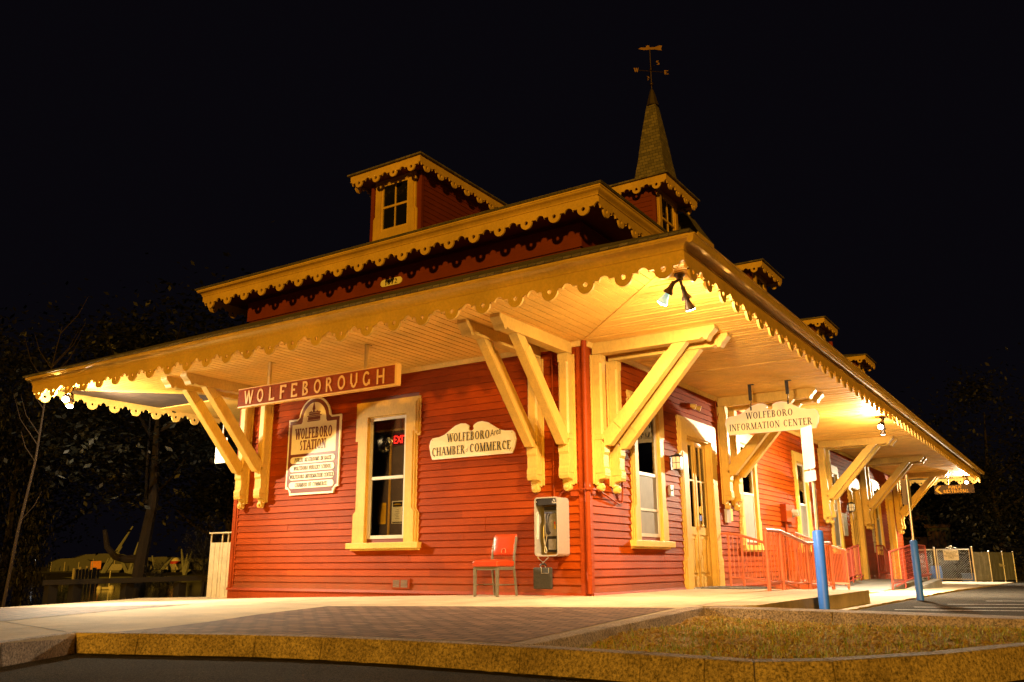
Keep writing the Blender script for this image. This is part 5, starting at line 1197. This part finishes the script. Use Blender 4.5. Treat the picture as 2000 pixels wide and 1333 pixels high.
railing("dark red wire-filled railing climbing the far ramp behind the farther blue post", [(1.79, 12.3, -.2, .69), (1.9, 13.4, -.15, .80), (2.0, 14.4, -.08, .90), (2.14, 15.6, -.05, .88)], RAILDARK, [0, 1, 2, 3], gap=.9, mesh=True, hand=[(1.86, 12.4, -.12), (1.97, 13.4, .0), (2.07, 14.4, .11), (2.22, 15.6, .12)])

# ------------------------------------------------------------------ chain link gate and fence
def chainlink(mb, x0, x1, y, z0, z1, p=.085, r=.0045, fx=None):
    fx = fx or (lambda u: (u, y))
    u = x0-(z1-z0)
    H = z1-z0; W_ = x1-x0
    k = -H
    while k < W_:
        a0 = max(0, k); a1 = min(W_, k+H)
        if a1 > a0+.01:
            p0, p1 = fx(x0+a0), fx(x0+a1)
            mb.tube([(p0[0], p0[1], z0+a0-k), (p1[0], p1[1], z0+a1-k)], r, 3, False)
            b0, b1 = a0, a1
            mb.tube([(p0[0], p0[1]+.006, z1-(a0-k)), (p1[0], p1[1]+.006, z1-(a1-k))], r, 3, False)
        k += p
GY = 26.5; gz = -.25
t = thing("chainlink_gate", "galvanised chain-link playground gate with a scrolled top beyond the far end of the station", "gate", (1.56, GY, gz))
mb = MB(); mb.tube([(.98, GY, gz+.05), (.98, GY, .90), (2.10, GY, .90), (2.10, GY, gz+.05), (.98, GY, gz+.05)], .028, 8); mb.build("gate_frame", STEEL, t, smooth=True)
mb = MB(); chainlink(mb, .99, 2.09, GY, gz+.06, .89); mb.build("wire_mesh", STEEL, t)
mb = MB()
for k in range(3): mb.tube([(1.36+k*.13+.06*math.cos(a*.5), GY, .93+.05*math.sin(a*.5)+(.06 if k == 1 else 0)) for a in range(0, 13)], .007, 4)
mb.build("scroll", STEEL, t); mb = MB(); mb.tube([(2.06, GY-.03, .45), (2.14, GY-.05, .45)], .02, 6); mb.build("latch", STEEL, t)
t = thing("chainlink_fence_panel", "short chain-link fence panel with a domed post left of the playground gate", "fence", (.6, GY, gz))
for xx in (.90, .30):
    mb = MB(); mb.tube([(xx, GY, gz), (xx, GY, .96)], .036, 10); mb.ball((xx, GY, .97), .04); mb.build("post", STEEL, t, smooth=True)
mb = MB(); mb.tube([(.2, GY, .90), (.9, GY, .90)], .022, 8); mb.build("top_rail", STEEL, t)
mb = MB(); chainlink(mb, .05, .88, GY, gz+.04, .90); mb.build("wire_mesh", STEEL, t)
t = thing("screened_fence", "chain-link fence covered with grey screening fabric right of the playground gate", "fence", (2.7, GY, gz))
fp = [(2.20, GY), (2.72, 26.9), (3.05, 28.4), (3.35, 29.5)]
for i, (xx, yy) in enumerate(fp):
    mb = MB(); mb.tube([(xx, yy, gz-.1), (xx, yy, .97 if i == 0 else .80)], .036 if i == 0 else .026, 10); mb.ball((xx, yy, .98 if i == 0 else .81), .04); mb.build("post", STEEL, t, smooth=True)
FAB = M("grey_screen_fabric", (.15, .16, .18), .7, var=.25, scale=6)
for (a, b_), (c, d) in zip(fp[:-1], fp[1:]):
    mb = MB(); k = 10
    for i in range(k):
        f0, f1 = i/k, (i+1)/k; w0, w1 = .015*math.sin(i*1.9), .015*math.sin((i+1)*1.9)
        mb.hexa([(a+(c-a)*f0+w0, b_+(d-b_)*f0, gz), (a+(c-a)*f1+w1, b_+(d-b_)*f1, gz), (a+(c-a)*f1+w1, b_+(d-b_)*f1+.01, gz), (a+(c-a)*f0+w0, b_+(d-b_)*f0+.01, gz)],
                [(a+(c-a)*f0, b_+(d-b_)*f0, .80), (a+(c-a)*f1, b_+(d-b_)*f1, .79+.01*math.sin(i)), (a+(c-a)*f1, b_+(d-b_)*f1+.01, .79+.01*math.sin(i)), (a+(c-a)*f0, b_+(d-b_)*f0+.01, .80)])
    mb.build("screen_fabric", FAB, t)
mb = MB(); mb.add([(2.95, 27.9, .38), (3.12, 28.3, .30), (3.10, 28.25, .25), (2.93, 27.9, .26)], [(0, 1, 2, 3)]); mb.build("torn_flap", PAPER, t)
t = thing("playground_sign", "small pale notice reading Playground for Wolfeboro Nursery School ONLY wired to the gate", "sign", (1.47, GY-.05, .5))
mb = MB(); mb.box(1.22, 1.74, GY-.05, GY-.042, .50, .87); mb.build("plate", PAPER, t)
plaintext("lettering", "Playground for\nWolfeboro\nNursery School\nONLY", .085, (1.48, GY-.051, .785), (1, 0, 0), (0, 0, 1), BLACK, t, .46)
# playhouse behind the gate
t = thing("playhouse_tower", "dim wooden climbing tower with a canopy roof in the dark playground", "playground tower", (-1.9, 40, -.3))
PW1 = M("play_wood", (.05, .022, .012), .8, var=.2); PW2 = M("play_panel", (.03, .035, .025), .8)
for xx in (-2.7, -.85):
    for yy in (39.2, 40.8):
        mb = MB(); mb.box(xx-.06, xx+.06, yy-.06, yy+.06, -.4, 2.9); mb.build("post", PW2, t)
mb = MB(); mb.box(-2.7, -.85, 39.2, 40.8, 1.0, 1.08); mb.build("deck", PW1, t)
mb = MB(); mb.box(-2.64, -.91, 39.15, 39.19, 1.1, 1.7); mb.box(-2.64, -.91, 39.15, 39.19, 2.55, 2.8); mb.build("panel", PW1, t)
mb = MB(); mb.add([(-2.9, 39, 2.9), (-.65, 39, 2.9), (-.65, 41, 2.9), (-2.9, 41, 2.9), (-1.8, 40, 3.7)], [(0, 1, 4), (1, 2, 4), (2, 3, 4), (3, 0, 4), (3, 2, 1, 0)]); mb.build("roof", PW2, t)
t = thing("playhouse_cabin", "small dim playhouse with a reddish board front beside the climbing tower", "playhouse", (-.5, 40, -.3))
mb = MB(); mb.box(-1.0, 0, 39.0, 40.4, -.4, 2.15); mb.build("cabin", PW2, t)
mb = MB(); mb.box(-1.1, .06, 38.9, 40.5, 2.151, 2.32); mb.build("roof", PW1, t); mb = MB()
for k in range(5): mb.box(-.95+k*.17, -.82+k*.17, 38.96, 38.998, .1, 2.0)
mb.build("front_board", PW1, t)
t = thing("blue_play_barrel", "blue plastic barrel standing behind the chain-link panel", "barrel", (.55, 29, -.36)); mb = MB(); mb.lathe((.55, 29, -.36), (0, 0, 1), [(.0, 0), (.2, 0), (.23, .2), (.23, .45), (.2, .65), (.0, .65)], 16); b_ = mb.build("drum", BLUE, t, smooth=True)
mb = MB(); mb.lathe((.55, 29, .0), (0, 0, 1), [(.232, 0), (.245, .015), (.232, .03)], 16); mb.build("hoop", BLUE, t)
t = thing("blue_toy_bin", "low blue toy bin lying behind the playground gate", "toy bin", (1.7, 29.5, -.36)); mb = MB(); mb.box(1.45, 1.95, 29.3, 29.8, -.36, -.05); mb.build("tub", M("dull_blue", (.08, .14, .26), .6), t); mb = MB(); mb.box(1.43, 1.97, 29.28, 29.82, -.049, -.01); mb.build("rim", M("dull_blue2", (.12, .19, .32), .6), t)

# ------------------------------------------------------------------ trees
def leaf_cluster(seed, n, spread, ls, sx=1, sz=1):
    rnd = random.Random(seed); mb = MB(); cl = []
    for i in range(26):
        while True:
            p = Vector((rnd.uniform(-1, 1), rnd.uniform(-1, 1), rnd.uniform(-1, 1)))
            if p.length < 1: break
        cl.append((p, rnd.uniform(.18, .42)))
    for i in range(n):
        c, r = rnd.choice(cl); p = c+Vector((rnd.gauss(0, 1), rnd.gauss(0, 1), rnd.gauss(0, .8)))*r*.62
        p = Vector((p.x*spread*sx, p.y*spread*sx, p.z*spread*sz))
        a = Vector((rnd.uniform(-1, 1), rnd.uniform(-1, 1), rnd.uniform(-.7, .7))).normalized()*ls*rnd.uniform(.6, 1.3); b_ = a.cross(Vector((rnd.uniform(-1, 1), rnd.uniform(-1, 1), 1))).normalized()*a.length*.5
        mb.add([p-a, p+b_, p+a, p-b_], [(0, 1, 2, 3)])
    return mb
CROWNS = {}
def tree(x, y, h, r, kind, label, mat, group=None, trunk=None, sz=1.0, low=.35):
    z = gt(x, y); t = thing(kind, label, "tree" if 'tree' in kind else "shrub", (x, y, z), group)
    mb = MB(); tr_ = trunk or [((0, 0, -.2), .14*h/7), ((.05, .05, h*.3), .11*h/7), ((-.1, .1, h*.6), .07*h/7), ((.1, 0, h*.9), .02)]
    mb.tube([(x+p[0], y+p[1], z+p[2]) for p, q in tr_], [q for p, q in tr_], 8)
    rnd = random.Random(int(x*97+y*13))
    for k in range(7):
        a = rnd.uniform(0, 6.28); b_ = h*rnd.uniform(.28, .7); L = r*rnd.uniform(.5, .9)
        mb.tube([(x, y, z+b_), (x+math.cos(a)*L*.5, y+math.sin(a)*L*.5, z+b_+L*.3), (x+math.cos(a)*L, y+math.sin(a)*L, z+b_+L*.75)], [.045*h/7, .03*h/7, .008], 6)
    mb.build("trunk", BARK, t, smooth=True)
    key = (kind, mat.name)
    if key not in CROWNS:
        m = leaf_cluster(hash(kind) % 0 if False else len(CROWNS)+5, 15000, 1, .024); CROWNS[key] = m
    src = CROWNS[key]; mb = MB(); rot = rnd.uniform(0, 6.28); ca, sa = math.cos(rot), math.sin(rot); cz = h*(low+1)/2; hz = h*(1-low)/2*1.1*sz
    mb.v = [(x+r*(px*ca-py*sa), y+r*(px*sa+py*ca), z+cz+pz*hz) for px, py, pz in src.v]; mb.f = list(src.f); mb.build("crown", mat, t)
    return t
def campt(px, dist, z=None):
    """ground point seen in picture column px (2000 wide) at a distance"""
    d = F_*FPX+R2*(px-1000)-U2*(1105-666.5); d = Vector((d.x, d.y)).normalized(); return CAM.x+d.x*dist, CAM.y+d.y*dist
G1 = "trees along the lake bank"; G2 = "trees behind the playground"
x, y = campt(272, 23)
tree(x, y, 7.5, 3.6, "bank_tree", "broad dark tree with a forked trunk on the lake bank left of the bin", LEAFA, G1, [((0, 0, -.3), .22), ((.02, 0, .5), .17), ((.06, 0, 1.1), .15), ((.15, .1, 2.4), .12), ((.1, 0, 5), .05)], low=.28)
o = bpy.data.objects[-1] if False else None
mb = MB(); lm = COL.objects["bank_tree"]; zb_ = gt(x, y)
dirL = -Vector((R_.x, R_.y, 0))
mb.tube([Vector((x, y, zb_+1.08)), Vector((x, y, zb_+1.06))+dirL*.35, Vector((x, y, zb_+1.12))+dirL*.6, Vector((x, y, zb_+1.35))+dirL*.82, Vector((x, y, zb_+1.75))+dirL*.92], [.10, .09, .08, .07, .05], 8); mb.build("limb", BARK, lm, smooth=True)
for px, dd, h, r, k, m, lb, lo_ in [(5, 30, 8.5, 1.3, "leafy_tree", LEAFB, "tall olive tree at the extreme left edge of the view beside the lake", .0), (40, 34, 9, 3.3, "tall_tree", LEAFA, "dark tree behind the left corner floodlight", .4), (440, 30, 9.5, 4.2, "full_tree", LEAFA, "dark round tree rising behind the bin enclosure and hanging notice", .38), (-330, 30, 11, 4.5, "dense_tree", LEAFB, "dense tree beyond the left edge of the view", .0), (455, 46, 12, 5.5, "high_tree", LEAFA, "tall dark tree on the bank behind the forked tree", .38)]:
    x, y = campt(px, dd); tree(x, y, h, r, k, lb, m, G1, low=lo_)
x, y = campt(128, 26); tree(x, y, 1.0, .55, "lakeside_shrub", "green shrub on the bank left of the dark guard rail", LEAFC, None, low=.0)
x, y = campt(312, 22.5); tree(x, y, .9, .45, "low_bush", "low brown-green bush at the foot of the forked tree", LEAFB, None, low=.0)
x, y = campt(395, 22.0); tree(x, y, 1.9, .45, "yellowing_bush", "yellowing bush beside the slatted bin", LEAFB, None, low=.45)
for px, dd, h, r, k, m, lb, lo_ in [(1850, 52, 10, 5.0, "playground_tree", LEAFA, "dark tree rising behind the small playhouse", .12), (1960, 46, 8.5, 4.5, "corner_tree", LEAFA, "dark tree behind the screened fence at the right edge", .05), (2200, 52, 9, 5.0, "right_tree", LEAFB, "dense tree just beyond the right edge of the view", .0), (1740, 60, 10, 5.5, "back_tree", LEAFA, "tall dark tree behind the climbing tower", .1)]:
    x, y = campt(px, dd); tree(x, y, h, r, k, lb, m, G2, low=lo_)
# bare sapling on the left
x, y = campt(26, 20); z = gt(x, y); t = thing("bare_sapling", "thin leafless sapling standing left of the corner floodlight", "sapling", (x, y, z)); r_ = Vector((R_.x, R_.y, 0))
mb = MB(); p = Vector((x, y, z)); trk = [p+Vector((0, 0, -.3))-r_*.12, p+r_*.0+Vector((0, 0, 1.6)), p+r_*.16+Vector((0, 0, 3.0)), p+r_*.2+Vector((0, 0, 4.6)), p+r_*.34+Vector((0, 0, 5.8))]
SB = M("pale_bark", (.03, .018, .01), .8); mb.tube(trk, [.035, .03, .022, .015, .005], 6); mb.build("trunk", SB, t, smooth=True)
rnd = random.Random(5)
for k in range(12):
    i = rnd.choice([1, 2, 2, 3, 3]); f = rnd.random(); a = trk[i]+(trk[min(i+1, 4)]-trk[i])*f; s = rnd.choice([-1, 1]); L = rnd.uniform(.5, 1.1)
    mb = MB(); mb.tube([a, a+r_*s*L*.4+Vector((0, 0, L*.5)), a+r_*s*L*.6+Vector((0, 0, L))], [.010, .007, .003], 5); mb.build("branch", SB, t)
# ------------------------------------------------------------------ lake side: guard rail, shore, boats
t = thing("guard_rail", "dark timber guard rail along the near lake bank", "guard rail", (*campt(215, 22), -.4))
a = Vector((*campt(88, 22), .10)); b_ = Vector((*campt(420, 22), .17)); mb = MB(); n_ = Vector((0, 0, .055)); d = (b_-a).normalized(); s_ = Vector((-d.y, d.x, 0))*.04
mb.hexa([a-n_-s_, b_-n_-s_, b_-n_+s_, a-n_+s_], [a+n_-s_, b_+n_-s_, b_+n_+s_, a+n_+s_]); mb.build("rail", POST, t)
for px in (105, 152, 253, 355, 410):
    q = Vector((*campt(px, 22.1), 0)); mb = MB(); mb.box(q.x-.10, q.x+.10, q.y-.10, q.y+.10, -.7, .07); mb.build("post", POST, t)
def far(px, dist, z): q = campt(px, dist); return Vector((q[0], q[1], z))
rr = Vector((R_.x, R_.y, 0))
BANK = M("far_bank_turf", (.10, .11, .08), .9, var=.3, scale=1)
mb = MB(); a = far(40, 87, 0); b_ = far(520, 87, 0); bk = Vector((LH.x, LH.y, 0))*10
mb.hexa([(a.x, a.y, -1.2), (b_.x, b_.y, -1.2), (b_.x+bk.x, b_.y+bk.y, -1.2), (a.x+bk.x, a.y+bk.y, -1.2)], [(a.x, a.y, -.55), (b_.x, b_.y, -.55), (b_.x+bk.x, b_.y+bk.y, -.1), (a.x+bk.x, a.y+bk.y, -.1)]); struct(mb.build("far_bank", BANK))
def birch(px, stems, label):
    p = far(px, 88.5, -.5); t = thing("birch_clump", label, "tree", p, "white birches on the far shore")
    for dx, h in stems:
        mb = MB(); mb.tube([p, p+rr*dx*.5+Vector((0, 0, h*.5)), p+rr*dx+Vector((0, 0, h))], [.20, .16, .06], 6); mb.build("trunk", BIRCH, t, smooth=True)
birch(200, [(1.6, 2.6), (2.4, 4.4), (.5, 1.6)], "leaning pair of white birch trunks on the far shore near the orange board")
birch(253, [(-1.2, 2.2), (.6, 3.0), (1.7, 2.6)], "white birch clump spreading in a V on the far shore left of the forked tree")
birch(362, [(-.5, 2.4), (.1, 2.0), (.5, 2.2)], "white birch trunks on the far shore right of the red and white umbrella")
birch(308, [(1.3, 1.6), (-.6, 1.8)], "thin white birch stems on the far shore between the forked tree and the umbrella")
for px, wd, h, lb in ((140, 4.0, 2.0, "white canvas boat cover farthest left on the far shore"), (202, 6.2, 2.7, "white canvas tent with the orange board on the far shore"), (243, 4.5, 2.2, "white canvas tent behind the V of birches"), (318, 5.0, 2.2, "pale canvas shed right of the forked tree on the far shore"), (385, 5.0, 2.0, "pale canvas shed nearest the bin on the far shore")):
    h *= .62; p = far(px, 96, -.1); t = thing("canvas_tent", lb, "tent", p, "canvas boat shelters on the far shore"); mb = MB(); pts = [(-wd/2, 0), (wd/2, 0), (wd/2, h*.7), (wd*.3, h*.95), (0, h), (-wd*.3, h*.95), (-wd/2, h*.7)]
    mb.prism(pts, lambda u, v, d_: p+rr*u+Vector((0, 0, v))+Vector((LH.x, LH.y, 0))*d_, 0, 4); mb.build("canvas", TENT, t)
    mb = MB()
    for k in range(5): mb.box(p.x-.01, p.x+.01, p.y, p.y+.01, p.z, p.z+.02)
    for k in (-.5, -.17, .17, .5): q = p+rr*wd*k-Vector((LH.x, LH.y, 0))*.05; mb.tube([q, q+Vector((0, 0, h*.7))], .04, 5)
    mb.build("tent_pole", ALU, t)
p = far(187, 95, .45); t = thing("orange_board", "orange sign board mounted on the white tent across the lake", "sign", p); mb = MB(); mb.prism([(-.5, -.42), (.5, -.36), (.5, .42), (-.5, .38)], lambda u, v, d_: p+rr*u+Vector((0, 0, v))-Vector((LH.x, LH.y, 0))*d_, 0, .08); mb.build("panel", ORANGE, t)
mb = MB(); mb.tube([p+Vector((0, 0, -.5)), p+Vector((0, 0, -1.2))], .05, 6); mb.build("stand", POST, t)
p = far(343, 90, -.45); t = thing("parasol", "small red and white parasol on the far shore", "parasol", p); mb = MB(); mb.tube([p, p+Vector((0, 0, 1.4))], .035, 6); mb.build("pole", WHITEP, t); mb = MB(); mb.lathe(p+Vector((0, 0, 1.0)), (0, 0, 1), [(.5, 0), (.5, .18), (.45, .25)], 14); mb.build("red_valance", M("red_canvas", (.5, .03, .04), .6), t); mb = MB(); mb.lathe(p+Vector((0, 0, 1.25)), (0, 0, 1), [(.47, 0), (.25, .25), (0, .35)], 14); mb.build("canopy", WHITEP, t)
for i, px in enumerate((146, 152, 158, 164, 171, 178, 184, 187, 193)):
    p = far(px, 70+i*.4, -1.3); h = [1.55, 1.5, 1.65, 1.5, 1.7, 1.45, 1.6, 1.6, 1.5][i]; mb = MB(); mb.tube([p, p+Vector((0, 0, h))], .10, 8)
    if i == 0: pile0 = mb.build("dock_piling", M("pale_piling", (.40, .36, .33), .8), smooth=True, loc=p); tag(pile0, "pale dock piling in the row standing in the lake", "piling", "dock pilings standing in the lake")
    else: q = dup(pile0); q.location = p; q.scale = (1, 1, h/1.55)
t = thing("floating_boom", "white floating dock boom lying on the water in front of the birches", "dock boom", (*campt(211, 52), -.78)); a = far(199, 52, -.72); b_ = far(223, 52, -.72); mb = MB(); mb.tube([a, b_], .07, 8); mb.build("float", WHITEP, t, smooth=True)
mb = MB(); mb.ball(a, .14); mb.ball(b_, .16); mb.build("end_float", WHITEP, t, smooth=True); mb = MB(); mb.tube([(a*.25+b_*.75), (a*.25+b_*.75)+Vector((0, 0, .9))], .025, 5); mb.build("mast", WHITEP, t)
for px, lb in ((225, "dark moored boat left of the V of birches"), (280, "dark moored boat hidden partly by the forked trunk"), (330, "dark moored boat below the red and white parasol")):
    p = far(px, 91, -.4); t = thing("moored_boat", lb, "boat", p); mb = MB(); mb.prism([(-2.2, .35), (-1.8, 0), (1.6, 0), (2.3, .45)], lambda u, v, d_: p+rr*u+Vector((0, 0, v))+Vector((LH.x, LH.y, 0))*d_, 0, 1.2); mb.build("hull", M("dark_hull", (.02, .025, .045), .4), t); mb = MB(); mb.prism([(-.8, .4), (1.0, .4), (.7, .95), (-.4, .95)], lambda u, v, d_: p+rr*u+Vector((0, 0, v))+Vector((LH.x, LH.y, 0))*d_, .2, 1.0); mb.build("cabin", M("pale_cabin", (.25, .25, .28), .5), t)
# marina lamp across the lake
p = far(68, 92, -.5); t = thing("marina_lamp", "lone white marina lamp post glowing far across the lake at the left", "street lamp", p); mb = MB(); mb.tube([p, p+Vector((0, 0, 1.35))], .05, 6); mb.build("post", POST, t); mb = MB(); mb.ball(p+Vector((0, 0, 1.45)), .07); mb.build("globe", emis("marina_glow", (.8, .9, 1), 1.2), t, smooth=True)
